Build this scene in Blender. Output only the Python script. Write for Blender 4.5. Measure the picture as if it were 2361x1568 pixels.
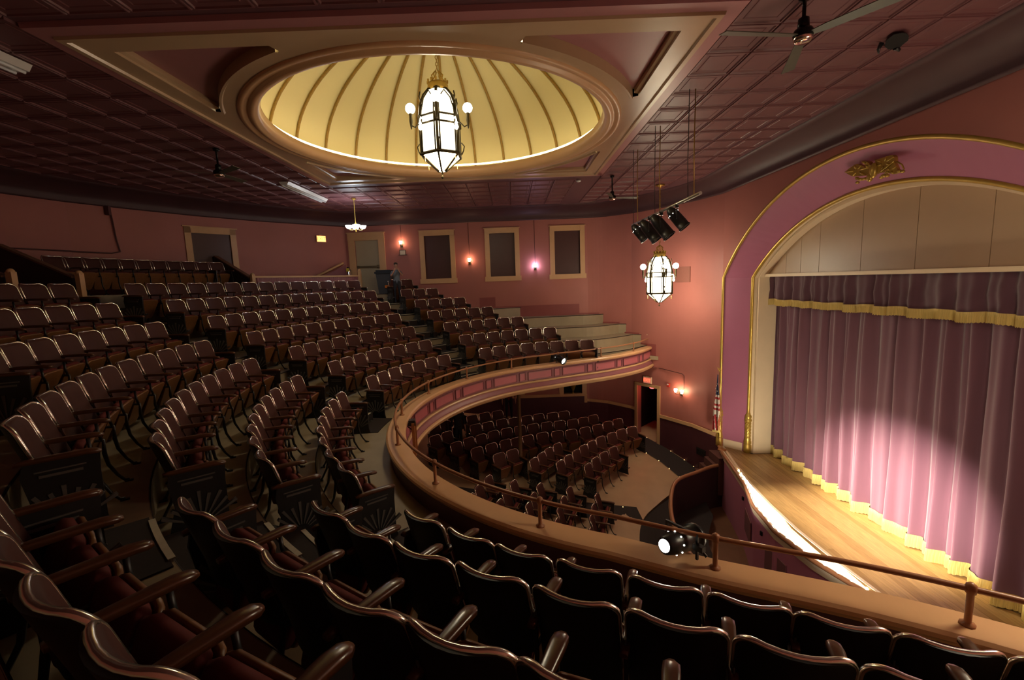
import bpy, bmesh, math, random
from mathutils import Vector, Matrix
random.seed(7)
PI = math.pi
sc = bpy.context.scene
COL = sc.collection
for o in list(bpy.data.objects):
    bpy.data.objects.remove(o)

# ------------------------------------------------------------------ camera, world, exposure
cam_data = bpy.data.cameras.new('camera')
cam = bpy.data.objects.new('camera', cam_data)
COL.objects.link(cam)
cam_data.sensor_width = 36.0
cam_data.lens = 1021.436 / 2361 * 36.0
cam_data.clip_start = 0.02
cam_data.clip_end = 200
rt = Vector((0.99935303, -0.00164467, -0.03592788))
dn = Vector((-0.03583923, -0.12917764, -0.99097361))
fw = Vector((-0.00301125, 0.99162010, -0.12915301))
cam.matrix_world = Matrix(((rt.x, -dn.x, -fw.x, 0), (rt.y, -dn.y, -fw.y, 0), (rt.z, -dn.z, -fw.z, 0), (0, 0, 0, 1)))
sc.camera = cam
world = bpy.data.worlds.new('world')
sc.world = world
world.use_nodes = True
world.node_tree.nodes['Background'].inputs[0].default_value = (1, 0.8, 0.7, 1)
world.node_tree.nodes['Background'].inputs[1].default_value = 0.0
sc.view_settings.view_transform = 'Standard'
sc.view_settings.look = 'None'
sc.view_settings.gamma = 1.0
sc.view_settings.use_curve_mapping = False
sc.view_settings.exposure = 0.0
try:
    sc.cycles.use_denoising = True
    sc.cycles.max_bounces = 8
    sc.cycles.diffuse_bounces = 5
    sc.cycles.sample_clamp_indirect = 4.0
except Exception:
    pass
# light strengths in one place
L_DOME_LANTERN = 3.0   # panes of the lantern under the dome
L_LANTERN = 15.0      # lantern panes
L_GLOBE = 26.0        # lantern globes
L_COVE = 8.0          # strip hidden behind the rim of the dome
L_SCONCE = 55.0
L_MINI = 30.0
L_FOOT = 1000.0
L_SPOT = 9000.0
L_EXIT = 3.0

# ------------------------------------------------------------------ materials
MATS = {}
def mat(name, col, rough=0.6, metal=0.0, spec=0.4, noise=0.0, scale=6.0, bump=0.0, emit=None, estr=0.0, stretch=None, sheen=0.0, coat=0.0):
    if name in MATS: return MATS[name]
    m = bpy.data.materials.new(name); m.use_nodes = True
    nt = m.node_tree; b = nt.nodes['Principled BSDF']
    b.inputs['Roughness'].default_value = rough
    b.inputs['Metallic'].default_value = metal
    b.inputs['Specular IOR Level'].default_value = spec
    if sheen:
        b.inputs['Sheen Weight'].default_value = sheen
    if coat:
        b.inputs['Coat Weight'].default_value = coat
        b.inputs['Coat Roughness'].default_value = 0.15
    c = (col[0], col[1], col[2], 1)
    b.inputs['Base Color'].default_value = c
    if noise or bump:
        tc = nt.nodes.new('ShaderNodeTexCoord'); mp = nt.nodes.new('ShaderNodeMapping')
        if stretch: mp.inputs['Scale'].default_value = stretch
        nt.links.new(tc.outputs['Object'], mp.inputs['Vector'])
        nz = nt.nodes.new('ShaderNodeTexNoise'); nz.inputs['Scale'].default_value = scale; nz.inputs['Detail'].default_value = 5
        nt.links.new(mp.outputs['Vector'], nz.inputs['Vector'])
        if noise:
            mx = nt.nodes.new('ShaderNodeMix'); mx.data_type = 'RGBA'
            mx.inputs['A'].default_value = tuple(max(0, v * (1 - noise)) for v in col) + (1,)
            mx.inputs['B'].default_value = tuple(min(1, v * (1 + noise)) for v in col) + (1,)
            nt.links.new(nz.outputs['Fac'], mx.inputs['Factor'])
            nt.links.new(mx.outputs['Result'], b.inputs['Base Color'])
        if bump:
            bp = nt.nodes.new('ShaderNodeBump'); bp.inputs['Strength'].default_value = bump; bp.inputs['Distance'].default_value = 0.02
            nt.links.new(nz.outputs['Fac'], bp.inputs['Height'])
            nt.links.new(bp.outputs['Normal'], b.inputs['Normal'])
    if emit:
        b.inputs['Emission Color'].default_value = (emit[0], emit[1], emit[2], 1)
        b.inputs['Emission Strength'].default_value = estr
    MATS[name] = m
    return m

M_wall = mat('pink_wall_paint', (0.38, 0.132, 0.112), 0.5, noise=0.10, scale=1.2, bump=0.05)
M_arch = mat('mauve_arch_paint', (0.36, 0.115, 0.20), 0.5, noise=0.06, scale=1.5)
M_dado = mat('maroon_dado_paint', (0.085, 0.024, 0.035), 0.5, noise=0.15, scale=3)
M_dadoup = mat('rust_dado_paint', (0.25, 0.062, 0.06), 0.5, noise=0.1, scale=3)
M_trim = mat('tan_trim_paint', (0.58, 0.345, 0.18), 0.35, noise=0.08, scale=4)
M_cream = mat('cream_paint', (0.74, 0.58, 0.41), 0.4, noise=0.06, scale=3)
M_tymp = mat('beige_panel_paint', (0.46, 0.31, 0.20), 0.35, noise=0.05, scale=2)
M_tin = mat('mauve_tin_paint', (0.150, 0.058, 0.064), 0.42, noise=0.2, scale=2.5)
M_tindark = mat('dark_tin_joint', (0.12, 0.05, 0.06), 0.5)
M_cove = mat('shadowed_cove_tin', (0.062, 0.026, 0.030), 0.5, noise=0.15, scale=3)  # ceiling tin darkened: the shadow in the cove is put into this colour
M_coffpink = mat('rose_coffer_paint', (0.36, 0.155, 0.165), 0.35, noise=0.12, scale=1.5)
M_cofftan = mat('tan_coffer_paint', (0.45, 0.31, 0.19), 0.28, noise=0.10, scale=2)
M_dome = mat('yellow_dome_paint', (0.84, 0.75, 0.40), 0.7, noise=0.03, scale=2)
M_rib = mat('gilt_rib', (0.36, 0.22, 0.05), 0.5, noise=0.4, scale=30, bump=0.5)
M_gold = mat('gold_paint', (0.50, 0.33, 0.075), 0.32, metal=0.55, noise=0.2, scale=12)
M_brass = mat('aged_brass', (0.42, 0.27, 0.07), 0.35, metal=0.8, noise=0.3, scale=20)
M_bronze = mat('dark_bronze', (0.06, 0.045, 0.02), 0.4, metal=0.7)
M_glass = mat('milk_glass', (0.85, 0.80, 0.62), 0.4, emit=(1.0, 0.86, 0.58), estr=L_LANTERN)
M_glassd = mat('milk_glass_dome', (0.85, 0.80, 0.62), 0.4, emit=(1.0, 0.90, 0.66), estr=L_DOME_LANTERN)
M_glassl = mat('milk_glass_bright', (0.85, 0.80, 0.62), 0.4, emit=(1.0, 0.86, 0.60), estr=75)
M_globed = mat('white_globe_dome', (0.9, 0.88, 0.8), 0.3, emit=(1.0, 0.92, 0.74), estr=12)
M_globe = mat('white_globe', (0.9, 0.88, 0.8), 0.3, emit=(1.0, 0.90, 0.72), estr=L_GLOBE)
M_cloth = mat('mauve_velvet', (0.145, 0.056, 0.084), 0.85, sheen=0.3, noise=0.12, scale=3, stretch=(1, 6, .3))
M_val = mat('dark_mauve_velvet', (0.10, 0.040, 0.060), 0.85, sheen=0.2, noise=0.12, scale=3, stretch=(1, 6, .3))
M_fringe = mat('gold_fringe', (0.58, 0.42, 0.14), 0.7, noise=0.35, scale=60, stretch=(1, 1, .05), bump=0.5)
M_floor = mat('grey_tan_floor_paint', (0.30, 0.235, 0.155), 0.5, noise=0.25, scale=2.5, stretch=(1, 1, 1))
M_step = mat('pale_tan_step_paint', (0.36, 0.27, 0.16), 0.45, noise=0.15, scale=2.5)
M_orch = mat('beige_orchestra_floor', (0.42, 0.27, 0.165), 0.36, noise=0.18, scale=2)
M_carpet = mat('dark_aisle_carpet', (0.028, 0.019, 0.019), 0.9, noise=0.3, scale=40)
M_black = mat('black_paint', (0.008, 0.008, 0.009), 0.5)
M_blackm = mat('black_metal', (0.012, 0.012, 0.013), 0.35, spec=0.5)
M_dark = mat('dark_void', (0.004, 0.003, 0.003), 0.9)
M_plank = mat('stage_plank', (0.40, 0.235, 0.085), 0.38, noise=0.45, scale=5, stretch=(7, .6, 1), coat=0.2)
M_plank2 = mat('stage_plank_worn', (0.32, 0.18, 0.062), 0.42, noise=0.45, scale=5, stretch=(7, .6, 1), coat=0.15)
M_pitw = mat('pit_wall_paint', (0.05, 0.022, 0.024), 0.5)
M_rail = mat('brown_rail_paint', (0.36, 0.155, 0.075), 0.3, noise=0.12, scale=5)
M_cap = mat('tan_brown_cap_paint', (0.64, 0.36, 0.185), 0.28, noise=0.12, scale=3)
M_panel = mat('pink_panel_paint', (0.48, 0.135, 0.16), 0.45, noise=0.06, scale=3)
M_front = mat('mauve_front_paint', (0.26, 0.09, 0.105), 0.4, noise=0.08, scale=3)
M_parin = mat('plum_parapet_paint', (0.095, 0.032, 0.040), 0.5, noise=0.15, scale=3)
M_shade = mat('dark_window_shade', (0.070, 0.026, 0.026), 0.35, noise=0.15, scale=2)
M_door = mat('beige_door_paint', (0.40, 0.33, 0.22), 0.4, noise=0.05, scale=3)
M_alu = mat('aluminium', (0.55, 0.53, 0.50), 0.3, metal=0.8)
M_nose = mat('pale_nosing', (0.50, 0.45, 0.36), 0.45, noise=0.2, scale=20)
M_seatv = mat('maroon_seat_vinyl', (0.058, 0.018, 0.014), 0.6, spec=0.2, noise=0.15, scale=9)
M_cush = mat('wine_seat_cushion', (0.11, 0.020, 0.018), 0.75, spec=0.15, noise=0.2, scale=12)
M_pan = mat('brown_plywood', (0.17, 0.068, 0.022), 0.4, noise=0.3, scale=5, stretch=(1, 5, 5))
M_nick = mat('nickel_edge', (0.92, 0.88, 0.78), 0.22, metal=1.0)
M_arm = mat('varnished_armrest', (0.075, 0.027, 0.010), 0.28, noise=0.3, scale=6, stretch=(1, 6, 6), coat=0.3)
M_iron = mat('black_cast_iron', (0.014, 0.013, 0.013), 0.4, spec=0.5)
M_ray = mat('grey_iron_relief', (0.10, 0.09, 0.08), 0.45)
M_white = mat('white_enamel', (0.62, 0.60, 0.58), 0.35)
M_tube = mat('fluorescent_tube_off', (0.75, 0.75, 0.76), 0.25)
M_paper = mat('paper', (0.62, 0.58, 0.50), 0.8)
M_red = mat('red_enamel', (0.45, 0.03, 0.02), 0.4)
M_silver = mat('silver_bottle', (0.75, 0.75, 0.75), 0.2, metal=1.0)
M_yellow = mat('yellow_tag', (0.6, 0.5, 0.05), 0.5)
M_bin = mat('black_bin_plastic', (0.012, 0.014, 0.018), 0.45)
M_bingrey = mat('grey_bin_plastic', (0.045, 0.045, 0.05), 0.5)
M_fanm = mat('black_fan_metal', (0.01, 0.01, 0.01), 0.25, metal=0.4)
M_blade = mat('grey_fan_blade', (0.075, 0.072, 0.052), 0.45, noise=0.3, scale=8)
M_chrome = mat('chrome', (0.8, 0.75, 0.7), 0.08, metal=1.0)
M_skin = mat('skin', (0.36, 0.17, 0.11), 0.5)
M_hairb = mat('brown_hair', (0.03, 0.016, 0.01), 0.6)
M_shirtg = mat('grey_blue_shirt', (0.10, 0.115, 0.14), 0.8)
M_trous = mat('dark_trousers', (0.015, 0.015, 0.022), 0.8)
M_blacks = mat('black_clothes', (0.008, 0.008, 0.01), 0.8)
M_shirtr = mat('dark_red_shirt', (0.16, 0.012, 0.012), 0.8)
M_flagb = mat('flag_blue', (0.025, 0.04, 0.10), 0.8)
M_flagr = mat('flag_red', (0.45, 0.04, 0.05), 0.8)
M_flagw = mat('flag_white', (0.78, 0.72, 0.66), 0.8)
M_exitr = mat('exit_letters_red', (0.6, 0.05, 0.02), 0.4, emit=(1.0, 0.10, 0.04), estr=L_EXIT)
M_exito = mat('exit_glow_orange', (0.7, 0.2, 0.03), 0.4, emit=(1.0, 0.42, 0.10), estr=L_EXIT * 1.2)
M_redlamp = mat('red_lamp_glass', (0.6, 0.02, 0.02), 0.3, emit=(1.0, 0.03, 0.03), estr=18)
M_warmb = mat('warm_bulb', (0.9, 0.8, 0.7), 0.3, emit=(1.0, 0.62, 0.36), estr=L_SCONCE)
M_coldb = mat('cold_bulb', (0.85, 0.85, 0.95), 0.3, emit=(0.78, 0.66, 1.0), estr=L_SCONCE * 1.5)
M_minib = mat('mini_chandelier_glass', (0.85, 0.85, 0.85), 0.3, emit=(0.88, 0.95, 1.0), estr=L_MINI)
M_foot = mat('footlight_bulb', (0.95, 0.95, 0.85), 0.3, emit=(1.0, 0.92, 0.66), estr=L_FOOT)
M_coves = mat('cove_strip', (0.9, 0.85, 0.6), 0.3, emit=(1.0, 0.86, 0.50), estr=L_COVE)
M_lens = mat('lit_lens', (0.9, 0.9, 0.85), 0.2, emit=(1.0, 0.97, 0.85), estr=14)
M_dot = mat('aisle_light', (0.9, 0.7, 0.4), 0.4, emit=(1.0, 0.62, 0.25), estr=2.2)
M_urn = mat('tarnished_gilt', (0.28, 0.17, 0.03), 0.4, metal=0.5)
M_woodb = mat('orange_wood', (0.30, 0.11, 0.03), 0.45, noise=0.3, scale=6)

# ------------------------------------------------------------------ mesh helper
class MB:
    def __init__(s):
        s.v = []; s.f = []; s.sm = []; s.mi = []
    def add(s, vs, fs, smooth=False, mi=0):
        b = len(s.v); s.v += [tuple(x) for x in vs]
        for f in fs:
            s.f.append([b + i for i in f]); s.sm.append(smooth); s.mi.append(mi)
    def box(s, c, d, rot=None, mi=0):
        x, y, z = d[0] / 2, d[1] / 2, d[2] / 2
        vs = [Vector((a * x, b * y, e * z)) for a in (-1, 1) for b in (-1, 1) for e in (-1, 1)]
        if rot is not None: vs = [rot @ q for q in vs]
        vs = [(q[0] + c[0], q[1] + c[1], q[2] + c[2]) for q in vs]
        s.add(vs, [(0, 1, 3, 2), (4, 6, 7, 5), (0, 4, 5, 1), (2, 3, 7, 6), (0, 2, 6, 4), (1, 5, 7, 3)], False, mi)
    def tube(s, pts, r, n=8, closed=False, caps=True, mi=0, smooth=True, squash=1.0):
        P = [Vector(p) for p in pts]; N = len(P)
        R = r if isinstance(r, (list, tuple)) else [r] * N
        up = Vector((0, 0, 1)); vs = []; prev = None
        for i in range(N):
            if closed: t = P[(i + 1) % N] - P[i - 1]
            else: t = P[min(i + 1, N - 1)] - P[max(i - 1, 0)]
            if t.length < 1e-9: t = Vector((0, 0, 1))
            t.normalize()
            if prev is None:
                a = up if abs(t.z) < 0.95 else Vector((1, 0, 0))
                u = (a - t * a.dot(t)).normalized()
            else:
                u = prev - t * prev.dot(t)
                u = u.normalized() if u.length > 1e-6 else t.orthogonal().normalized()
            w = t.cross(u); prev = u
            for k in range(n):
                a = 2 * PI * k / n
                vs.append(P[i] + (u * math.cos(a) + w * math.sin(a) * squash) * R[i])
        fs = []
        for i in range(N if closed else N - 1):
            j = (i + 1) % N
            for k in range(n):
                fs.append((i * n + k, i * n + (k + 1) % n, j * n + (k + 1) % n, j * n + k))
        s.add(vs, fs, smooth, mi)
        if caps and not closed:
            b = len(s.v) - N * n
            s.f.append([b + k for k in range(n)][::-1]); s.sm.append(False); s.mi.append(mi)
            s.f.append([b + (N - 1) * n + k for k in range(n)]); s.sm.append(False); s.mi.append(mi)
    def lathe(s, prof, n=16, c=(0, 0, 0), smooth=True, phase=0.0, mi=0, a0=0.0, a1=2 * PI):
        full = abs(a1 - a0 - 2 * PI) < 1e-6
        m = n if full else n + 1; vs = []; fs = []
        for (r, z) in prof:
            for k in range(m):
                a = phase + a0 + (a1 - a0) * k / n
                vs.append((c[0] + r * math.cos(a), c[1] + r * math.sin(a), c[2] + z))
        for i in range(len(prof) - 1):
            for k in range(n):
                k2 = (k + 1) % m
                fs.append((i * m + k, i * m + k2, (i + 1) * m + k2, (i + 1) * m + k))
        s.add(vs, fs, smooth, mi)
    def sphere(s, c, r, nu=12, nv=8, mi=0, rot=None):
        if not isinstance(r, (tuple, list)): r = (r, r, r)
        vs = []; fs = []
        for i in range(nv + 1):
            ph = PI * i / nv
            for k in range(nu):
                a = 2 * PI * k / nu
                q = Vector((r[0] * math.sin(ph) * math.cos(a), r[1] * math.sin(ph) * math.sin(a), r[2] * math.cos(ph)))
                if rot is not None: q = rot @ q
                vs.append((c[0] + q.x, c[1] + q.y, c[2] + q.z))
        for i in range(nv):
            for k in range(nu):
                fs.append((i * nu + k, (i + 1) * nu + k, (i + 1) * nu + (k + 1) % nu, i * nu + (k + 1) % nu))
        s.add(vs, fs, True, mi)
    def grid(s, rows, smooth=True, mi=0, wrap=False):
        nr = len(rows); nc = len(rows[0]); vs = [p for r in rows for p in r]; fs = []
        for i in range(nr - 1):
            for k in range(nc if wrap else nc - 1):
                k2 = (k + 1) % nc
                fs.append((i * nc + k, i * nc + k2, (i + 1) * nc + k2, (i + 1) * nc + k))
        s.add(vs, fs, smooth, mi)
    def prism(s, poly, off, mi=0, smooth=False):
        n = len(poly); off = Vector(off)
        vs = [Vector(p) for p in poly] + [Vector(p) + off for p in poly]
        fs = [list(range(n))[::-1], [n + i for i in range(n)]] + [(i, (i + 1) % n, n + (i + 1) % n, n + i) for i in range(n)]
        s.add(vs, fs, smooth, mi)
    def mesh(s, name, mats):
        me = bpy.data.meshes.new(name)
        me.from_pydata([tuple(v) for v in s.v], [], s.f)
        if not isinstance(mats, (list, tuple)): mats = [mats]
        for m in mats: me.materials.append(m)
        me.polygons.foreach_set('use_smooth', s.sm)
        me.polygons.foreach_set('material_index', s.mi)
        me.update()
        return me
    def obj(s, name, mats, parent=None, kind=None, label=None, cat=None, group=None):
        return link(name, s.mesh(name, mats), parent, kind, label, cat, group)

def link(name, me, parent=None, kind=None, label=None, cat=None, group=None, loc=None, rz=None):
    o = bpy.data.objects.new(name, me); COL.objects.link(o)
    if parent is not None: o.parent = parent
    if kind: o['kind'] = kind
    if label: o['label'] = label
    if cat: o['category'] = cat
    if group: o['group'] = group
    if loc is not None: o.location = loc
    if rz is not None: o.rotation_euler = (0, 0, rz)
    return o
def thing(name, label, cat, loc=(0, 0, 0), rz=0.0, group=None):
    return link(name, None, None, None, label, cat, group, loc, rz)
def fixnormals(o):
    bm = bmesh.new(); bm.from_mesh(o.data); bmesh.ops.recalc_face_normals(bm, faces=bm.faces); bm.to_mesh(o.data); bm.free()
ORD = ['zeroth', 'first', 'second', 'third', 'fourth', 'fifth', 'sixth', 'seventh', 'eighth', 'ninth', 'tenth', 'eleventh', 'twelfth', 'thirteenth', 'fourteenth', 'fifteenth']

# ------------------------------------------------------------------ plan of the room
YC = 8.45
CX, CY = 2.67, 8.41            # centre of the balcony rows
YF = 17.2                      # far side wall
def mir(y): return 2 * YC - y
Z_CEIL, Z_WTOP, Z_BOT = 2.74, 2.35, -6.6
CORNER = [(2.95, 17.2), (3.65, 17.0), (4.42, 16.42), (5.32, 15.2), (5.85, 14.2), (6.2, 13.1)]
BACK = [(-6.25, 17.2), (-7.32, 16.2), (-8.3, 15.16), (-9.4, 13.65), (-10.15, 12.25), (-10.7, 11.05), (-11.0, 9.9), (-11.08, 8.45)]
WALLPTS = [(-6.25, YF)] + CORNER
def wally(x):
    pts = WALLPTS
    if x <= pts[0][0]: return YF
    for (a, b) in zip(pts[:-1], pts[1:]):
        if a[0] <= x <= b[0]: return a[1] + (b[1] - a[1]) * (x - a[0]) / (b[0] - a[0])
    return 13.1

def wall_panel(mb, a, b, z0, z1, holes=(), depth=0.0, mi=0):
    """vertical wall from a to b with rectangular holes (s0,s1,z0,z1) in metres along a->b; reveals of the given depth go away from the room"""
    ax, ay = a; bx, by = b; Ln = math.hypot(bx - ax, by - ay); ux, uy = (bx - ax) / Ln, (by - ay) / Ln
    nx, ny = uy, -ux             # filled in by caller order: room side
    ss = sorted(set([0, Ln] + [h[0] for h in holes] + [h[1] for h in holes])); zs = sorted(set([z0, z1] + [h[2] for h in holes] + [h[3] for h in holes]))
    ss = [s for s in ss if 0 <= s <= Ln]; zs = [z for z in zs if z0 <= z <= z1]
    def pt(s, z, d=0.0): return (ax + ux * s - nx * d, ay + uy * s - ny * d, z)
    for i in range(len(ss) - 1):
        for j in range(len(zs) - 1):
            sm, zm = (ss[i] + ss[i + 1]) / 2, (zs[j] + zs[j + 1]) / 2
            if any(h[0] < sm < h[1] and h[2] < zm < h[3] for h in holes): continue
            mb.add([pt(ss[i], zs[j]), pt(ss[i + 1], zs[j]), pt(ss[i + 1], zs[j + 1]), pt(ss[i], zs[j + 1])], [(0, 1, 2, 3)], False, mi)
    if depth:
        for h in holes:
            c = [(h[0], h[2]), (h[1], h[2]), (h[1], h[3]), (h[0], h[3])]
            for k in range(4):
                p, q = c[k], c[(k + 1) % 4]
                mb.add([pt(*p), pt(*q), pt(q[0], q[1], depth), pt(p[0], p[1], depth)], [(0, 1, 2, 3)], False, mi)

# ---- far side wall (x runs right to left so that the room side normal is -y)
FW = [(-3.44, -2.10), (-0.955, 0.36), (1.515, 2.845)]      # outer frames of the three balcony windows
WZ0, WZ1 = 0.06, 2.04
far_holes = []
XR = CORNER[0][0]
def sx(x): return x - (-6.25)
fr = 0.16
for (a, b) in FW: far_holes.append((sx(a + fr), sx(b - fr), WZ0 + fr + .02, WZ1 - fr))
DX0, DX1, DZ0, DZ1 = -5.90, -5.00, -0.246, 1.78
far_holes.append((sx(DX0), sx(DX1), DZ0, DZ1))
LW = [(-0.62, 0.20), (1.93, 2.66)]
for (a, b) in LW: far_holes.append((sx(a), sx(b), -4.52, -3.3))
mb = MB()
wall_panel(mb, (-6.25, YF), (XR, YF), Z_BOT, Z_WTOP, far_holes, 0.14)
# curved corner with the lower exit door in its third facet
dl = math.hypot(CORNER[3][0] - CORNER[2][0], CORNER[3][1] - CORNER[2][1])
D_S0, D_S1, D_Z0, D_Z1 = 0.27, 1.16, -5.98, -3.96
def smooth_corner():
    out = []
    for i in range(len(CORNER) - 1):
        p0 = Vector(CORNER[i - 1]) if i else Vector((2.2, 17.2)); p1 = Vector(CORNER[i]); p2 = Vector(CORNER[i + 1]); p3 = Vector(CORNER[i + 2]) if i + 2 < len(CORNER) else Vector((6.3, 12.2))
        q = [tuple(.5 * ((2 * p1) + (p2 - p0) * t + (2 * p0 - 5 * p1 + 4 * p2 - p3) * t * t + (3 * p1 - p0 - 3 * p2 + p3) * t ** 3)) for t in (0, .2, .4, .6, .8, 1)]
        out.append([CORNER[i], CORNER[i + 1]] if i == 2 else q)
    return out
WALLPTS = [(-6.25, YF)] + [q for sg in smooth_corner() for q in sg[:-1]] + [CORNER[-1]]
for i, sg in enumerate(smooth_corner()):
    for a_, b_ in zip(sg[:-1], sg[1:]):
        wall_panel(mb, a_, b_, Z_BOT, Z_WTOP, [(D_S0, D_S1, D_Z0, D_Z1)] if i == 2 else (), 0.22)
mb.obj('wall_far', M_wall, kind='structure')
mb = MB()
for i in range(len(BACK) - 1): wall_panel(mb, BACK[i + 1], BACK[i], Z_BOT, Z_WTOP)
BM = [(x, mir(y)) for (x, y) in BACK]
for i in range(len(BM) - 1): wall_panel(mb, BM[i], BM[i + 1], Z_BOT, Z_WTOP)
mb.obj('wall_back', M_wall, kind='structure')
mb = MB()
CM = [(x, mir(y)) for (x, y) in CORNER]
for i in range(len(CM) - 1): wall_panel(mb, CM[i + 1], CM[i], Z_BOT, Z_WTOP)
wall_panel(mb, CM[0], (-6.25, mir(YF)), Z_BOT, Z_WTOP)
mb.obj('wall_near', M_wall, kind='structure')

# ---- proscenium wall with the arch cut out
def arch_pts(hw, zs, rise, n=40):
    R = (hw * hw + rise * rise) / (2 * rise); zc = zs + rise - R
    a = math.asin(hw / R)
    return [(YC + R * math.sin(t), zc + R * math.cos(t)) for t in [a - 2 * a * i / n for i in range(n + 1)]]
Z_STAGE = -5.2
XO, XI, XW, XT, XCUR = 6.22, 6.76, 7.02, 7.06, 7.36
OUT = arch_pts(4.66, -0.09, 2.22); INN = arch_pts(4.05, -0.11, 1.62); WHI = arch_pts(3.90, -0.11, 1.52)
outline = [(OUT[0][0], Z_STAGE)] + OUT + [(OUT[-1][0], Z_STAGE)]
inline = [(INN[0][0], Z_STAGE)] + INN + [(INN[-1][0], Z_STAGE)]
whline = [(WHI[0][0], Z_STAGE)] + WHI + [(WHI[-1][0], Z_STAGE)]
mb = MB()
ZT = 2.42
for (p, q) in zip(OUT[:-1], OUT[1:]):
    mb.add([(6.2, p[0], p[1]), (6.2, q[0], q[1]), (6.2, q[0], ZT), (6.2, p[0], ZT)], [(0, 1, 2, 3)])
mb.obj('wall_stage', M_wall, kind='structure')
mb = MB()
mb.grid([[(XO, y, z) for (y, z) in outline], [(XI, y, z) for (y, z) in inline]], smooth=False)
mb.obj('trim_1', M_arch, kind='structure')
mb = MB()
mb.grid([[(XI + .03, y, z) for (y, z) in inline], [(XI + .10, YC + (y - YC) * .985, z - .02) for (y, z) in inline], [(XI + .10, y, z) for (y, z) in whline], [(XW, y, z) for (y, z) in whline], [(XT + .3, y, z) for (y, z) in whline]], smooth=False)
tr2 = mb.obj('trim_2', M_cream, kind='structure')
# gold mouldings that run down both edges and end in turned columns
def column_prof(full=True):
    return [(.0, 0), (.105, 0), (.105, .22), (.09, .24), (.105, .27), (.105, .33), (.085, .36), (.095, .40), (.075, .44), (.075, .92), (.10, .95), (.10, .99), (.075, 1.02), (.09, 1.06), (.09, 1.10), (.06, 1.14), (.05, 1.2)]
for nm, line, x, r in (('gilded_outer_moulding', outline, XO + .005, .042), ('gilded_inner_moulding', inline, XI + .0, .045)):
    t = thing(nm, 'gold half-round moulding along the %s edge of the mauve proscenium arch' % ('outer' if 'outer' in nm else 'inner'), 'moulding', (x, YC, Z_STAGE))
    mb = MB(); mb.tube([(0, y - YC, z - Z_STAGE) for (y, z) in line], r, 8, caps=False); mb.obj('arch_moulding', M_gold, t)
    for sgn in (0, -1):
        y0 = line[sgn][0] - YC
        mb = MB(); mb.lathe(column_prof(), 16, (0, y0, 0)); 
        c = mb.obj('column_base', M_gold, t)
        mb = MB()
        for q in range(6):
            mb.tube([(.078 * math.cos(2 * PI * q / 6 + 5 * u), y0 + .078 * math.sin(2 * PI * q / 6 + 5 * u), .46 + .46 * u) for u in [i / 12 for i in range(13)]], .010, 5)
        mb.obj('twisted_rope', M_gold, c)
mb = MB()                                   # cream plinth below the mauve band
for (p, q) in ((outline[0], inline[0]), (outline[-1], inline[-1])):
    a = (XO + .10, p[0] + (q[0] - p[0]) * .18, Z_STAGE); b = (XO + (XI - XO) * .86, p[0] + (q[0] - p[0]) * .86, Z_STAGE)
    s = -.02 
    mb.add([(a[0] - .03, a[1], a[2]), (b[0] - .03, b[1], b[2]), (b[0] - .03, b[1], b[2] + .24), (a[0] - .03, a[1], a[2] + .24), (a[0] + .02, a[1], a[2] + .24), (b[0] + .02, b[1], b[2] + .24)], [(0, 1, 2, 3), (3, 2, 5, 4)])
mb.obj('baseboard_stage', M_cream, kind='structure')
# cream tympanum above the curtain, built from boards with seams
ty = thing('tympanum', 'beige panelled board filling the top of the proscenium arch above the curtain', 'panel', (XT, YC, -0.03))
def zin(y):
    R = (3.9 ** 2 + 1.52 ** 2) / (2 * 1.52); zc = -0.11 + 1.52 - R
    return zc + math.sqrt(max(0, R * R - (y - YC) ** 2)) + .06
edges = [YC + v for v in (-3.98, -3.05, -1.83, -0.61, 0.61, 1.83, 2.48, 3.05, 3.98)]
for a, b in zip(edges[:-1], edges[1:]):
    a2, b2 = a + .006, b - .006; top = [b2 + (a2 - b2) * i / 8 for i in range(9)]
    poly = [(0, a2 - YC, 0), (0, b2 - YC, 0)] + [(0, y - YC, max(.01, zin(y) + .03)) for y in top]
    m2 = MB(); m2.prism(poly, (.03, 0, 0)); m2.obj('board', M_tymp, ty)
mb = MB(); mb.box((.034, 0, .75), (.006, 7.8, 1.5)); 
mb = MB(); mb.box((-.03, 0, -.035), (.10, 7.9, .075)); mb.box((-.045, 0, -.008), (.13, 7.9, .02)); mb.obj('bottom_rail', M_cream, ty)
mb = MB(); mb.box((XT + .62, YC, 1.4), (.02, 8.4, 3.0)); mb.obj('wall_stage_rear', M_dark, kind='structure')
mb = MB(); mb.box((9.0, YC, -2.6), (.05, 12, 6)); mb.box((8.1, YC + 4.3, -2.6), (1.8, .05, 5.2)); mb.box((8.1, YC - 4.3, -2.6), (1.8, .05, 5.2)); mb.obj('wall_stage_back', M_dark, kind='structure')

# ---- cove and ceiling
ring = [(x, y) for (x, y) in BACK[::-1]] + CORNER + [(x, mir(y)) for (x, y) in CORNER[::-1]] + [(x, mir(y)) for (x, y) in BACK][:-1]
def offset_ring(pts, d):
    n = len(pts); out = []
    for i in range(n):
        p0, p1, p2 = Vector(pts[i - 1]), Vector(pts[i]), Vector(pts[(i + 1) % n])
        t1 = (p1 - p0).normalized(); t2 = (p2 - p1).normalized()
        n1 = Vector((t1.y, -t1.x)); n2 = Vector((t2.y, -t2.x)); m = (n1 + n2)
        m = m / max(0.3, m.length_squared / 2) if m.length > 1e-6 else n1
        out.append((p1.x + m.x * d, p1.y + m.y * d))
    return out
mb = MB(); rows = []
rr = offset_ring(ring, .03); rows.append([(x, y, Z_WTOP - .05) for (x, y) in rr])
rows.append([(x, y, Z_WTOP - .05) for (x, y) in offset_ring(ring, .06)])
rows.append([(x, y, Z_WTOP) for (x, y) in offset_ring(ring, .07)])
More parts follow.
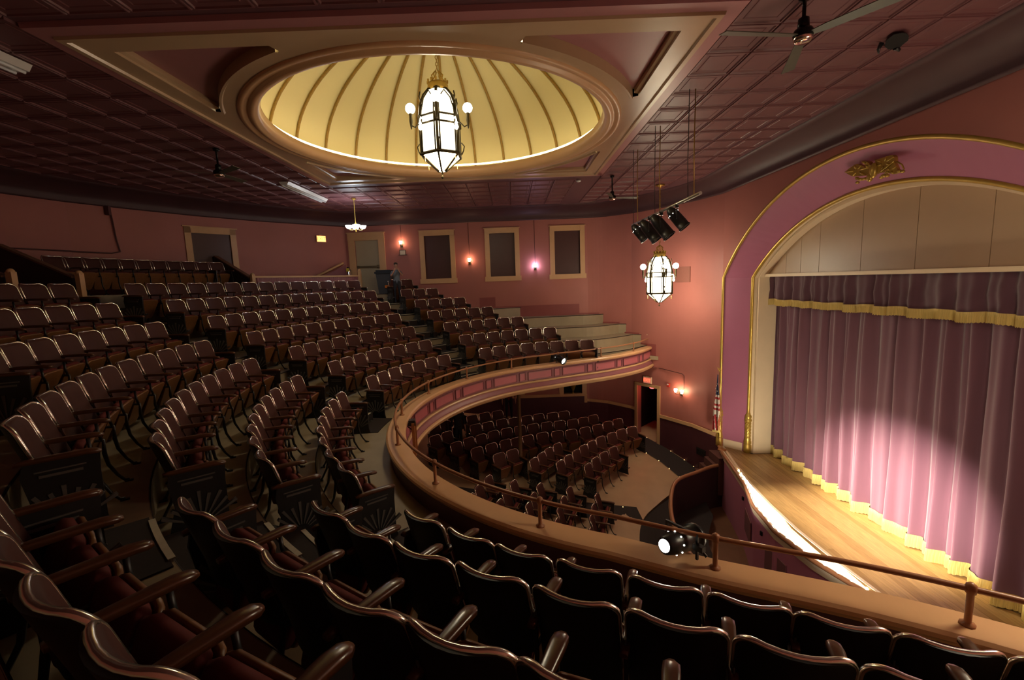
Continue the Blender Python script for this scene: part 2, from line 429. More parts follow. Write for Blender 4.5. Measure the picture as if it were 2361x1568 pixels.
for i in range(1, 9):
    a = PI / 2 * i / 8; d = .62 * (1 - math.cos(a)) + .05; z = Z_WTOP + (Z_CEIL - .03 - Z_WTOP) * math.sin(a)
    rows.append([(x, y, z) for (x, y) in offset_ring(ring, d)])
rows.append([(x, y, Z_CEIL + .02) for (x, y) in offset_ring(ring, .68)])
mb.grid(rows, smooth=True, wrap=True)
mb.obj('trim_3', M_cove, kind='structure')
GX, GY, GH = -1.165, 8.43, 3.63             # coffer centre and half size
mb = MB()
X0, X1, Y0, Y1 = -11.6, 6.9, -0.9, 17.8
for (a, b, c, d) in ((X0, GX - GH, Y0, Y1), (GX + GH, X1, Y0, Y1), (GX - GH, GX + GH, Y0, GY - GH), (GX - GH, GX + GH, GY + GH, Y1)):
    mb.add([(a, c, Z_CEIL), (b, c, Z_CEIL), (b, d, Z_CEIL), (a, d, Z_CEIL)], [(3, 2, 1, 0)])
ceil = mb.obj('ceiling', M_tindark, kind='structure')
TP = 0.6
xs = [2.50 + .57 * 0, 3.07]
while xs[-1] < 6.0: xs.append(xs[-1] + .593)
xl = [-4.83]
while xl[-1] > -10.9: xl.append(xl[-1] - .60)
xm = [GX - GH + .607 * i for i in range(13)]
ys = [5.28 + .607 * i for i in range(-9, 21)]
inner = offset_ring(ring, .66)
def inside(x, y, poly):
    c = False; n = len(poly)
    for i in range(n):
        x1, y1 = poly[i]; x2, y2 = poly[(i + 1) % n]
        if (y1 > y) != (y2 > y) and x < (x2 - x1) * (y - y1) / (y2 - y1) + x1: c = not c
    return c
def tile_geo(mb, x, y, w, h, top=True):
    def rect(i, z): return [(x - w / 2 + i, y - h / 2 + i, z), (x + w / 2 - i, y - h / 2 + i, z), (x + w / 2 - i, y + h / 2 - i, z), (x - w / 2 + i, y + h / 2 - i, z)]
    z = Z_CEIL if top else 0.0
    lv = [(.0, 0.0), (.010, -.026), (.026, -.028), (.036, -.012), (.092, -.010), (.100, -.016), (.110, -.009)]
    for (a, b) in zip(lv[:-1], lv[1:]):
        r1, r2 = rect(a[0], z + a[1]), rect(b[0], z + b[1])
        for k in range(4):
            mb.add([r1[k], r2[k], r2[(k + 1) % 4], r1[(k + 1) % 4]], [(0, 1, 2, 3)])
    mb.add(rect(lv[-1][0], z + lv[-1][1]), [(3, 2, 1, 0)])
tiles = []
cells = []
for j in range(len(ys) - 1):
    y = (ys[j] + ys[j + 1]) / 2
    for seq in (sorted(xs), sorted(xl), xm):
        for a, b in zip(seq[:-1], seq[1:]):
            x = (a + b) / 2
            if seq is xm and (GY - GH - .05 < ys[j + 1] and ys[j] < GY + GH + .05): continue
            if seq is xm and b > GX + GH + .01: continue
            ok = all(inside(px, py, inner) for px in (a, b) for py in (ys[j], ys[j + 1]))
            if not ok: continue
            q = Vector((x, y, Z_CEIL)); dep = q.dot(fw)
            vis = dep > .6 and abs(q.dot(rt)) < dep * 1.3 and abs(q.dot(dn)) < dep * .95
            cells.append((not vis, q.length, x, y, b - a - .006, .601))
cells.sort()
tcache = {}
stuff = MB()
for i, (nv, dist, x, y, w, h) in enumerate(cells):
    if i < 296 and not nv:
        k = round(w, 3)
        if k not in tcache:
            m2 = MB(); tile_geo(m2, 0, 0, w, h, False); tcache[k] = m2.mesh('ceiling_tile', M_tin)
        link('ceiling_tile', tcache[k], ceil, loc=(x, y, Z_CEIL))
    else: tile_geo(stuff, x, y, w, h)
stuff.obj('ceiling_tiles_rest', M_tin, ceil, kind='stuff')

# ---- coffer with its round dome
ZC0 = Z_CEIL - .055
RD = 2.92
phis = sorted(set([round(i * 2.5, 4) for i in range(144)] + [round(q * 90 + s * 24.25, 4) % 360 for q in range(4) for s in (1, -1)] + [round(q * 90 + 45, 4) for q in range(4)]))
def sq(ph, h):
    c = max(abs(math.cos(ph)), abs(math.sin(ph))); return h / c
coff = thing('coffer', 'large square tan and rose ceiling coffer framing the yellow dome', 'coffer', (GX, GY, ZC0))
mt = MB(); spn = {}
def P(r, ph, z=0.0): return (r * math.cos(ph), r * math.sin(ph), z)
n = len(phis); RS, HS, HF, DEP = 3.38, 3.10, 3.40, .11
for i in range(n):
    a = math.radians(phis[i]); b = math.radians(phis[(i + 1) % n]); m = (a + (b if b > a else b + 2 * PI)) / 2
    if sq(m, HS) > RS + .004:
        qd = int((m % (2 * PI)) / (PI / 2)); mp_, ms = spn.setdefault(qd, (MB(), MB()))
        ra, rb = max(RS, sq(a, HS)), max(RS, sq(b, HS))
        mt.add([P(RD, a), P(RD, b), P(RS - .05, b), P(RS - .05, a)], [(0, 1, 2, 3)])
        ms.add([P(RS - .05, a), P(RS - .05, b), P(RS - .03, b, -.03), P(RS - .03, a, -.03), P(RS, b, -.03), P(RS, a, -.03), P(RS, b, DEP), P(RS, a, DEP)], [(0, 1, 2, 3), (3, 2, 4, 5), (5, 4, 6, 7)])
        mp_.add([P(RS, a, DEP), P(RS, b, DEP), P(rb, b, DEP), P(ra, a, DEP)], [(0, 1, 2, 3)])
        ms.add([P(ra, a, DEP), P(rb, b, DEP), P(rb, b, .05), P(ra, a, .05), P(rb + .06, b, .03), P(ra + .06, a, .03), P(rb + .06, b, 0), P(ra + .06, a, 0)], [(0, 1, 2, 3), (3, 2, 4, 5), (5, 4, 6, 7)])
        mt.add([P(ra + .06, a), P(rb + .06, b), P(sq(b, HF), b), P(sq(a, HF), a)], [(0, 1, 2, 3)])
    else:
        mt.add([P(RD, a), P(RD, b), P(sq(b, HF), b), P(sq(a, HF), a)], [(0, 1, 2, 3)])
mt.obj('coffer_frame', M_cofftan, coff)
for qd in spn: spn[qd][1].obj('spandrel_moulding', M_cofftan, coff); spn[qd][0].obj('spandrel', M_coffpink, coff)
mb = MB()
def sqring(h, z): return [(h, h, z), (-h, h, z), (-h, -h, z), (h, -h, z)]
mb.grid([sqring(3.40, 0), sqring(3.41, -.03), sqring(3.47, -.03), sqring(3.48, 0)], smooth=False, wrap=True); mb.obj('square_bead', M_cofftan, coff)
mb = MB(); mb.grid([sqring(3.47, 0), sqring(3.64, 0), sqring(3.65, .06)], smooth=False, wrap=True); mb.obj('rose_border', M_coffpink, coff)
mb = MB()
mb.lathe([(3.16, 0.0), (3.15, -.03), (3.10, -.035), (3.06, -.01), (3.03, -.01), (3.01, -.045), (2.95, -.05), (2.92, -.02), (2.90, -.02), (2.86, .06), (2.86, .16), (2.90, .17), (3.02, .17)], 96)
mb.obj('dome_rim', M_trim, coff)
dome = thing('dome', 'pale yellow plaster dome with gilt ribs above the hanging lantern', 'dome', (GX, GY, ZC0))
mb = MB(); HD = 2.0; RB = 3.34
dp = [(RB, .10)] + [(RB * math.cos(PI / 2 * i / 20), .16 + HD * math.sin(PI / 2 * i / 20)) for i in range(20)] + [(.02, .16 + HD)]
mb.lathe(dp, 84); mb.obj('dome_shell', M_dome, dome)
for k in range(28):
    a = 2 * PI * (k + .5) / 28; m2 = MB()
    m2.tube([((RB - .02) * math.cos(PI / 2 * i / 18) * math.cos(a), (RB - .02) * math.cos(PI / 2 * i / 18) * math.sin(a), .14 + HD * math.sin(PI / 2 * i / 18) - .01) for i in range(18)], .028, 6)
    m2.obj('rib', M_rib, dome)
cl = thing('cove_lamp', 'warm strip lamp hidden behind the rim of the yellow dome', 'lamp', (GX, GY, ZC0))
mb = MB(); mb.tube([(2.97 * math.cos(2 * PI * i / 72), 2.97 * math.sin(2 * PI * i / 72), .23) for i in range(72)], .02, 6, closed=True); mb.obj('lamp_tube', M_coves, cl)

# ------------------------------------------------------------------ balcony: rows, fascia, rail
RISE, DEPTH, R0 = 0.364, 0.763, 5.877
def zrow(k): return -2.79 + RISE * k
def rrow(k): return R0 + DEPTH * k
FL = [(0.9, 4.45), (1.65, 4.85), (2.65, 5.30), (3.5, 5.80), (4.3, 6.45), (4.85, 7.15), (5.05, 7.5)]
def catmull(pts, n=8):
    out = []
    for i in range(len(pts) - 1):
        p0 = Vector(pts[max(0, i - 1)]); p1 = Vector(pts[i]); p2 = Vector(pts[i + 1]); p3 = Vector(pts[min(len(pts) - 1, i + 2)])
        for j in range(n):
            t = j / n
            out.append(tuple(.5 * ((2 * p1) + (p2 - p0) * t + (2 * p0 - 5 * p1 + 4 * p2 - p3) * t * t + (3 * p1 - p0 - 3 * p2 + p3) * t ** 3)))
    out.append(tuple(pts[-1])); return out
RCX, RST = 2.75, 4.82
flr = catmull(FL)
a_end = math.atan2(math.sqrt(RST ** 2 - (0.9 - RCX) ** 2), 0.9 - RCX)
rail = [(x, YC + d) for (x, d) in flr[::-1]]
na = 60
for i in range(1, na): 
    a = a_end + (2 * PI - 2 * a_end) * i / na; rail.append((RCX + RST * math.cos(a), YC + RST * math.sin(a)))
rail += [(x, YC - d) for (x, d) in flr]
def resample(pts, step):
    out = [pts[0]]; acc = 0.0
    for a, b in zip(pts[:-1], pts[1:]):
        L = math.hypot(b[0] - a[0], b[1] - a[1]); s = step - acc
        while s <= L:
            out.append((a[0] + (b[0] - a[0]) * s / L, a[1] + (b[1] - a[1]) * s / L)); s += step
        acc = (acc + L) % step if L + acc >= step else acc + L
    return out
RAILP = resample(rail, .1)
NRM = []
for i in range(len(RAILP)):
    a = Vector(RAILP[max(0, i - 1)]); b = Vector(RAILP[min(len(RAILP) - 1, i + 1)]); t = (b - a).normalized()
    NRM.append((-t.y, t.x))          # towards the stage opening
c0 = Vector((RCX, YC))
if (c0 - Vector(RAILP[len(RAILP) // 2])).dot(Vector(NRM[len(RAILP) // 2])) < 0: NRM = [(-a, -b) for (a, b) in NRM]
def off(i, o):                      # o > 0: away from the stage
    return (RAILP[i][0] - NRM[i][0] * o, RAILP[i][1] - NRM[i][1] * o)
def sweep(mb, prof, i0=0, i1=None, closed=True, smooth=False):
    i1 = len(RAILP) if i1 is None else i1
    rows = []
    pr = prof + [prof[0]] if closed else prof
    for (o, z) in pr: rows.append([off(i, o) + (z,) for i in range(i0, i1)])
    mb.grid(rows, smooth)
    if closed:
        for i in (i0, i1 - 1):
            vs = [off(i, o) + (z,) for (o, z) in prof]; mb.add(vs, [list(range(len(prof)))])
ZCAP = -2.46
bf = thing('balcony_parapet', 'curved mauve balcony front with pink panels and tan mouldings', 'balcony front', (0, 0, 0))
mb = MB(); sweep(mb, [(-.02, ZCAP - .09), (-.035, ZCAP - .06), (-.035, ZCAP - .025), (-.01, ZCAP), (.26, ZCAP), (.285, ZCAP - .02), (.29, ZCAP - .05), (.275, ZCAP - .07), (.25, ZCAP - .075), (.24, ZCAP - .11), (.03, ZCAP - .11)])
mb.obj('cap', M_cap, bf)
mb = MB(); sweep(mb, [(.03, ZCAP - .10), (.03, -2.93), (.06, -2.93), (.06, ZCAP - .10)], closed=True)
sweep(mb, [(.0, -2.93), (-.02, -2.98), (-.06, -3.05), (-.07, -3.09), (.05, -3.09), (.05, -2.93)], closed=True); mb.obj('front_board', M_front, bf)
mb = MB(); sweep(mb, [(.03, -2.89), (-.01, -2.90), (-.025, -2.925), (-.01, -2.95), (.03, -2.95)]); mb.obj('upper_moulding', M_trim, bf)
mb = MB(); sweep(mb, [(-.05, -3.07), (-.10, -3.08), (-.12, -3.11), (-.10, -3.16), (-.05, -3.21), (.10, -3.22), (.10, -3.07)]); mb.obj('lower_moulding', M_trim, bf)
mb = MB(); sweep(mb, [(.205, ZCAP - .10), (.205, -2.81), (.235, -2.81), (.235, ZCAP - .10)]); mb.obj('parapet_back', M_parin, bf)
i = 2; longp = True
while i < len(RAILP) - 3:
    ln = 8 if longp else 2
    if i + ln >= len(RAILP) - 2: break
    m2 = MB(); sweep(m2, [(.022, ZCAP - .175), (.022, -2.84), (.04, -2.84), (.04, ZCAP - .175)], i, i + ln + 1)
    pn = m2.obj('panel', M_panel, bf)
    m3 = MB()
    zt, zb = ZCAP - .165, -2.85
    sweep(m3, [(.005, zt + .012), (.005, zt - .012), (.03, zt - .012), (.03, zt + .012)], i, i + ln + 1)
    sweep(m3, [(.005, zb + .012), (.005, zb - .012), (.03, zb - .012), (.03, zb + .012)], i, i + ln + 1)
    for e in (i, i + ln):
        a = off(e, .004); b = off(e, .03); t = Vector((NRM[e][1], -NRM[e][0])) * .012
        m3.prism([(a[0] - t.x, a[1] - t.y, zb), (a[0] + t.x, a[1] + t.y, zb), (b[0] + t.x, b[1] + t.y, zb), (b[0] - t.x, b[1] - t.y, zb)], (0, 0, zt - zb))
    m3.obj('panel_frame', M_front, pn)
    i += ln + 1; longp = not longp
# pipe rail with posts
rl = thing('pipe_rail', 'low brown pipe handrail on posts along the balcony front', 'handrail', (0, 0, 0))
mb = MB(); mb.tube([off(i, .125) + (ZCAP + .27,) for i in range(2, len(RAILP) - 2)], .022, 8); mb.obj('pipe', M_rail, rl)
anchor = min(range(len(RAILP)), key=lambda i: math.hypot(off(i, .12)[0] - 1.64, off(i, .12)[1] - 3.54))
k = anchor % 16
for i in range(k, len(RAILP) - 3, 16):
    x, y = off(i, .125); m2 = MB(); m2.lathe([(.0, 0), (.045, 0), (.045, .012), (.024, .02), (.021, .03), (.021, .235), (.030, .24), (.033, .27), (.030, .30), (.012, .315), (0, .316)], 10, (x, y, ZCAP)); m2.obj('post', M_rail, rl)
for s, i in ((1, 1), (0, len(RAILP) - 2)):
    x, y = off(i, .13); m2 = MB(); m2.box((x, y, ZCAP + .20), (.11, .11, .40)); m2.box((x, y, ZCAP + .41), (.14, .14, .03)); m2.lathe([(.045, .42), (.03, .45), (.05, .49), (.05, .52), (.02, .56), (0, .565)], 10, (x, y, ZCAP)); m2.obj('newel', M_cream, rl)

# floor of the balcony: terraces
def fl(x): return .45 * max(0, x - CX) ** 1.5
def rail_dy(x):
    for a, b in zip(FL[:-1], FL[1:]):
        if a[0] <= x <= b[0]: return a[1] + (b[1] - a[1]) * (x - a[0]) / (b[0] - a[0])
    return FL[-1][1] + (x - FL[-1][0]) * 1.8
def rail_ring(o):
    out = []
    xs_ = (5.6, 5.2, 4.8, 4.4, 4.0, 3.6, 3.2, 2.9)
    for x in xs_: out.append((x, YC + rail_dy(x) + o))
    for i in range(0, 91):
        a = math.radians(90 + 2 * i); r = RST + o + .02; x = RCX + r * math.cos(a)
        if x > 1.0: out.append((x, YC + math.copysign(rail_dy(x) + o, math.sin(a))))
        else: out.append((x, YC + r * math.sin(a)))
    for x in xs_[::-1]: out.append((x, YC - rail_dy(x) - o))
    return [(x, max(min(y, wally(x) + .06), mir(wally(x)) - .06)) for (x, y) in out]
def ring_pts(r, k=None):
    if r < 5.2: return rail_ring(r - 4.82)
    out = []
    for x in (5.6, 5.2, 4.8, 4.4, 4.0, 3.6, 3.2, 2.9):
        out.append((x, CY + r + fl(x)))
    for i in range(0, 91):
        a = math.radians(90 + 2 * i); out.append((CX + r * math.cos(a), CY + r * math.sin(a)))
    for x in (2.9, 3.2, 3.6, 4.0, 4.4, 4.8, 5.2, 5.6):
        out.append((x, CY - r - fl(x)))
    res = []
    for (x, y) in out:
        x = min(x, 4.85); y = min(y, wally(x) + .10); y = max(y, mir(wally(x)) - .10); res.append((x, y))
    return res
BFL = []
edge = [4.98] + [rrow(k) - .60 for k in range(1, 8)] + [13.9]
for k in range(8):
    a, b = ring_pts(edge[k]), ring_pts(edge[k + 1]); z = zrow(k); m2 = MB()
    lo = zrow(k - 1) if k else -2.9
    m2.grid([[(x, y, lo - .02) for (x, y) in a], [(x, y, z) for (x, y) in a], [(x, y, z) for (x, y) in b]], smooth=False)
    BFL.append(m2.obj('balcony_floor', M_floor, kind='structure'))
    if k:
        m3 = MB(); m3.tube([(x, y, z - .012) for (x, y) in a], .013, 5, caps=False); m3.obj('trim_%d' % (10 + k), M_carpet, kind='structure')
mb = MB(); a, b = ring_pts(4.92), ring_pts(13.9)
mb.grid([[(x, y, -3.2) for (x, y) in a], [(x, y, -3.2) for (x, y) in b]], smooth=False); mb.obj('ceiling_under_balcony', M_front, kind='structure')
# pale painted steps at the empty far end of the terraces (no seats there)
# rust dado that steps down the far wall with the terraces
mb = MB()
dado_x = [(-1.25, -.64, 5), (-.64, 2.60, 4), (2.60, 3.35, 3), (3.35, 4.05, 2), (4.05, 4.62, 1), (4.62, 5.05, 0)]
for (x0, x1, k) in dado_x:
    zt = zrow(k) + .42; zb = zrow(0) - .1
    xx = [x0] + [p[0] for p in CORNER if x0 < p[0] < x1] + [x1]
    for a, b in zip(xx[:-1], xx[1:]):
        d = .012
        mb.add([(a, wally(a) - d, zb), (b, wally(b) - d, zb), (b, wally(b) - d, zt), (a, wally(a) - d, zt), (a, wally(a), zt), (b, wally(b), zt)], [(0, 1, 2, 3), (3, 2, 5, 4)])
mb.obj('baseboard_far', M_dadoup, kind='structure')

# ---- aisles: carpet, half steps with pale nosings
def polar(r, th): return (CX + r * math.cos(th), CY + r * math.sin(th))
def sector(mb, r0, r1, a0, a1, z0, z1, n=4):
    ps = [polar(r0, a0 + (a1 - a0) * i / n) for i in range(n + 1)] + [polar(r1, a1 - (a1 - a0) * i / n) for i in range(n + 1)]
    mb.prism([(x, y, z0) for (x, y) in ps], (0, 0, z1 - z0))
AIS = {'far': 134.2, 'middle': 178.2, 'near': 226.8}
MIDC = {0: 176.8, 1: 177.5, 2: 178.3, 3: 179.2, 4: 179.4, 5: 179.6, 6: 179.7}
for nm in ('far', 'middle', 'near'):
    for k in range(7):
        w = .95 + (.06 * k if nm == 'far' else 0)
        th = math.radians(MIDC[k] if nm == 'middle' else AIS[nm]); r0, r1 = edge[k] + .02, edge[k + 1]
        if k == 0: r0 = 5.35
        h = w / 2 / ((r0 + r1) / 2); m2 = MB(); sector(m2, r0, r1 + .01, th - h, th + h, zrow(k), zrow(k) + .012); m2.obj('carpet_strip', M_carpet, BFL[k])
    for k in range(1, 7):
        w = .92 + (.06 * k if nm == 'far' else 0)
        th = math.radians(MIDC[k] if nm == 'middle' else AIS[nm]); r1 = edge[k]; h = w / 2 / r1
        st = thing('aisle_step', 'black half step with pale nosing below the %s row of the balcony, %s aisle' % (ORD[k + 1], nm), 'step', (0, 0, 0), group='half steps in the balcony aisles')
        m2 = MB(); sector(m2, r1 - .30, r1 + .005, th - h, th + h, zrow(k - 1) + .012, zrow(k - 1) + RISE / 2); m2.obj('riser_box', M_carpet, st)
        hn = h * .80
        m2 = MB(); sector(m2, r1 - .305, r1 - .265, th - hn, th + hn, zrow(k - 1) + RISE / 2, zrow(k - 1) + RISE / 2 + .008); m2.obj('nosing', M_nose, st)
        m2 = MB(); sector(m2, r1 - .012, r1 + .03, th - hn, th + hn, zrow(k) + .012, zrow(k) + .022); m2.obj('nosing', M_nose, st)

# ------------------------------------------------------------------ theatre seats
def seat_meshes():
    W, ZB, ZT_ = .446, .39, .86
    def bp(u, z, o=0.0):
        v = (z - ZB) / (ZT_ - ZB); rc = .075; w = W / 2
        if z > ZT_ - rc: 
            q = max(0.0, rc * rc - (rc - (ZT_ - z)) ** 2); w = W / 2 - rc + math.sqrt(q)
        y = u * w
        x = .085 - .135 * v + .060 * (y / (W / 2)) ** 2
        dz = .012 * (1 - (y / (W / 2)) ** 2) * (-1 if v > .97 else 0)
        return (x + o, y, z + dz)
    us = [-1, -.85, -.55, -.2, .2, .55, .85, 1]; zs = [ZB, .5, .62, .74, .795, .82, .84, .853, ZT_]
    M = {}
    mb = MB()
    front = [[bp(u, z, .018 * (1 - abs(u) ** 6) * (1 - max(0, (z - .8) / .06) ** 2 * .9)) for u in us] for z in zs]; back = [[bp(u, z, -.014) for u in us] for z in zs]
    mb.grid(front); mb.grid([r[::-1] for r in back])
    rim_f = [r[0] for r in front] + front[-1][1:] + [r[-1] for r in front[::-1]][1:]; rim_b = [r[0] for r in back] + back[-1][1:] + [r[-1] for r in back[::-1]][1:]
    mb.grid([rim_f, rim_b]); mb.grid([front[0], back[0]])
    M['backrest'] = mb.mesh('backrest', M_seatv)
    mb = MB()
    zs2 = [.33] + zs[1:]
    f2 = [[bp(u * 1.0, max(z, ZB), -.016)[:2] + (min(z, ZT_ - .004),) for u in us] for z in zs2]; b2 = [[(x - .014 - .010 * (1 - u * u), y, z) for (u, (x, y, z)) in zip(us, r)] for r in f2]
    mb.grid(f2); mb.grid([r[::-1] for r in b2])
    mb.grid([[r[0] for r in f2] + f2[-1][1:] + [r[-1] for r in f2[::-1]][1:], [r[0] for r in b2] + b2[-1][1:] + [r[-1] for r in b2[::-1]][1:]])
    M['back_shell'] = mb.mesh('back_shell', M_black)
    mb = MB()
    path = [bp(-1, z, -.012) for z in [.56, .70, .785]] 
    rc = .075
    for i in range(1, 7):
        a = PI / 2 * i / 6; yy = -(W / 2 - rc) - rc * math.cos(a); z = ZT_ - rc + rc * math.sin(a); v = (z - ZB) / (ZT_ - ZB)
        path.append((.085 - .135 * v + .060 * (yy / (W / 2)) ** 2 - .012, yy, z))
    for y in (-.11, -.055, 0, .055, .11): path.append((.085 - .135 + .060 * (y / (W / 2)) ** 2 - .012, y, ZT_ - .008 * (1 - (y / .16) ** 2)))
    path += [(x, -y, z) for (x, y, z) in path[:9][::-1]]
    mb.tube(path, .0150, 6, squash=.85); M['back_trim'] = mb.mesh('back_trim', M_nick)
    # flip-up seat: cushion and plywood pan about the hinge at the rear
    ang = math.radians(66); R = Matrix.Rotation(-ang, 3, 'Y'); H = Vector((.135, 0, .15))
    def rbox(mb, x0, x1, w, z0, z1, bev):
        for (zz, ins) in ((z0, bev), ):
            pass
        lv = [(z0, bev), (z0 + bev, 0), (z1 - bev, 0), (z1 - bev * .3, bev * .7), (z1, bev * 2.2)]
        rows = []
        for z, i in lv:
            q = []
            for (sx_, sy_) in ((0, -1), (1, -1), (1, 1), (0, 1)):
                cxr = x0 + .05 if sx_ == 0 else x1 - .06; cyr = sy_ * (w / 2 - .06)
                a0 = {(0, -1): PI, (1, -1): 1.5 * PI, (1, 1): 0, (0, 1): .5 * PI}[(sx_, sy_)]
                rad = (.05 if sx_ == 0 else .06) - i
                for t in range(3):
                    a = a0 + PI / 2 * t / 2; xx = cxr + max(.004, rad) * math.cos(a); q.append(H + R @ Vector((xx, (cyr + max(.004, .06 - i) * math.sin(a)) * (.76 + .24 * xx / .4), z)))
            rows.append([tuple(p) for p in q])
        mb.grid(rows, True, wrap=True)
        n = len(rows[0]); b = len(mb.v) - n * len(rows)
        mb.f.append([b + i for i in range(n)][::-1]); mb.sm.append(False); mb.mi.append(0)
        mb.f.append([b + n * (len(rows) - 1) + i for i in range(n)]); mb.sm.append(False); mb.mi.append(0)
    mb = MB(); rbox(mb, -.01, .40, .43, 0, .075, .02); M['seat_cushion'] = mb.mesh('seat_cushion', M_cush)
    mb = MB(); rbox(mb, -.01, .405, .44, -.030, -.001, .006); M['seat_pan'] = mb.mesh('seat_pan', M_pan)
    YA = .252
    mb = MB(); rows = []
    for (x, w, zt, zb) in ((-.02, .020, .615, .590), (.02, .023, .624, .590), (.16, .028, .624, .590), (.34, .034, .622, .588), (.395, .031, .614, .582), (.42, .016, .602, .584)):
        rows.append([(x, YA - w, zt - .006), (x, YA - w * .6, zt), (x, YA + w * .6, zt), (x, YA + w, zt - .006), (x, YA + w, zb), (x, YA - w, zb)])
    mb.grid(rows, True, wrap=True); b = len(mb.v) - 36
    mb.f.append([b + i for i in range(6)][::-1]); mb.f.append([b + 30 + i for i in range(6)]); mb.sm += [False, False]; mb.mi += [0, 0]
    M['armrest'] = mb.mesh('armrest', M_arm)
    mb = MB(); mb.tube([(.03, YA, .66), (.05, YA, .50), (.055, YA, .36), (.02, YA, .18), (-.05, YA, .05), (-.075, YA, .012)], [.013, .016, .018, .015, .013, .018], 6, squash=.7); mb.box((-.08, YA, .007), (.07, .04, .014))
    M['leg_rear'] = mb.mesh('leg', M_iron)
    mb = MB(); mb.tube([(.05, YA, .42), (.20, YA, .435), (.35, YA, .42), (.345, YA, .30), (.36, YA, .19), (.41, YA, .08), (.455, YA, .02), (.485, YA, .012)], [.014, .014, .017, .018, .016, .013, .013, .016], 6, squash=.7)
    mb.tube([(.32, YA, .585), (.325, YA, .50), (.34, YA, .42)], .013, 6); mb.box((.485, YA, .007), (.06, .035, .014)); M['leg_front'] = mb.mesh('leg', M_iron)
    mb = MB(); poly = [(-.03, 0), (.42, 0), (.40, .10), (.40, .45), (.41, .585), (.02, .59), (.0, .50), (.03, .30), (-.02, .10)]
    mb.prism([(x, YA - .012, z) for (x, z) in poly], (0, .024, 0)); M['end_panel'] = mb.mesh('end_panel', M_iron)
    mb = MB()
    for i in range(9):
        a = math.radians(28 + 124 * i / 8); L = .30 if i % 2 == 0 else .27
        for sgn in (-1, 1):
            yy = YA + sgn * .012
            d = Vector((math.cos(a), 0, math.sin(a))); e = Vector((-d.z, 0, d.x)); o = Vector((.20, yy, .10))
            q = [o + d * .07 - e * .004, o + d * .07 + e * .004, o + d * L + e * .013, o + d * L - e * .013]
            mb.prism([tuple(p) for p in q], (0, sgn * .008, 0))
    for sgn in (-1, 1):
        mb.box((.20, YA + sgn * .016, .49), (.22, .008, .018)); mb.box((.20, YA + sgn * .016, .525), (.26, .008, .010))
    M['sunburst'] = mb.mesh('sunburst', M_ray)
    return M
SM = seat_meshes()
MIRY = Matrix.Scale(-1, 4, (0, 1, 0))
def mirror_mesh(me):
    m = me.copy(); m.transform(MIRY); m.flip_normals(); return m
SMM = {k: mirror_mesh(SM[k]) for k in ('armrest', 'leg_rear', 'leg_front', 'end_panel', 'sunburst')}
n_seats = 0
def place_seat(x, y, z, rz, label, group, arm='L', end=None, tilt=0.0):
    """arm L: own the arm on local +y only; end: 'L', 'R' or 'LR' adds the decorated end standard"""
    global n_seats; n_seats += 1
    t = thing('theatre_seat', label, 'seat', (x, y, z), rz, group)
    for k in ('backrest', 'back_shell', 'back_trim', 'seat_cushion'):
        c = link(k, SM[k], t)
    p_ = link('seat_pan', SM['seat_pan'], t)
    for side, S_ in (('L', SM), ('R', SMM)):
        if side == arm or (end and side in end):
            link('armrest', S_['armrest'], t)
            if end and side in end:
                e = link('end_panel', S_['end_panel'], t); link('sunburst', S_['sunburst'], e)
            else:
                link('leg', S_['leg_rear'], t); link('leg', S_['leg_front'], t)
    return t
# balcony blocks: first and last angle of every row (0 = front row) and seat count
BL = {
 'centre': {0: (184.1, 219.9, 8), 1: (184.2, 220.0, 9), 2: (184.5, 219.8, 10), 3: (184.6, 221.0, 11), 4: (184.5, 206.3, 8), 5: (184.2, 198.6, 6), 6: (183.7, 191.9, 4)},
 'left': {0: (169.4, 141.6, 7), 1: (170.9, 141.4, 8), 2: (172.2, 141.1, 9), 3: (173.8, 140.5, 11), 4: (174.3, 139.4, 12), 5: (175.0, 139.3, 13), 6: (175.6, 139.9, 14)},
 'far': {0: (126.8, 93.1, 8), 1: (128.6, 102.4, 7), 2: (129.3, 109.8, 6), 3: (130.2, 115.8, 5), 4: (130.4, 120.7, 4), 5: (131.1, 125.1, 3), 6: (131.5, 128.7, 2)},
 'near': {3: (231.6, 244.0, 5)},
}
WHERE = {'centre': 'middle aisle towards the near aisle', 'left': 'middle aisle towards the far aisle', 'far': 'far aisle towards the window wall', 'near': 'near aisle towards the stage end'}
ROWN = ['front', 'second', 'third', 'fourth', 'fifth', 'sixth', 'back']
for bn, rows_ in BL.items():
    for k, (t0, t1, cnt) in rows_.items():
        for i in range(cnt):
            th = math.radians(t0 + (t1 - t0) * (i / (cnt - 1) if cnt > 1 else 0))
            r = rrow(k) + .035
            if bn == 'near':
                dg = math.degrees(th); r += .06 + (.00105 * max(0, dg - 250) ** 2)
            elif bn == 'far' and k == 0 and i > 4: r -= .05 * (i - 4)
            x, y = polar(r, th)
            rz = th + PI
            inc = t1 > t0
            # local +y is counter-clockwise around the seat; facing the centre, local +y points to decreasing theta
            first, last = ('L', 'R') if inc else ('R', 'L')
            end = ''
            if i == 0: end += first
            if i == cnt - 1: end += last
            lab = 'maroon seat, %s from the %s, %s balcony row' % (ORD[i + 1], WHERE[bn], ROWN[k])
            place_seat(x, y, zrow(k), rz, lab, 'maroon folding seats in the balcony', arm=last, end=end or None)

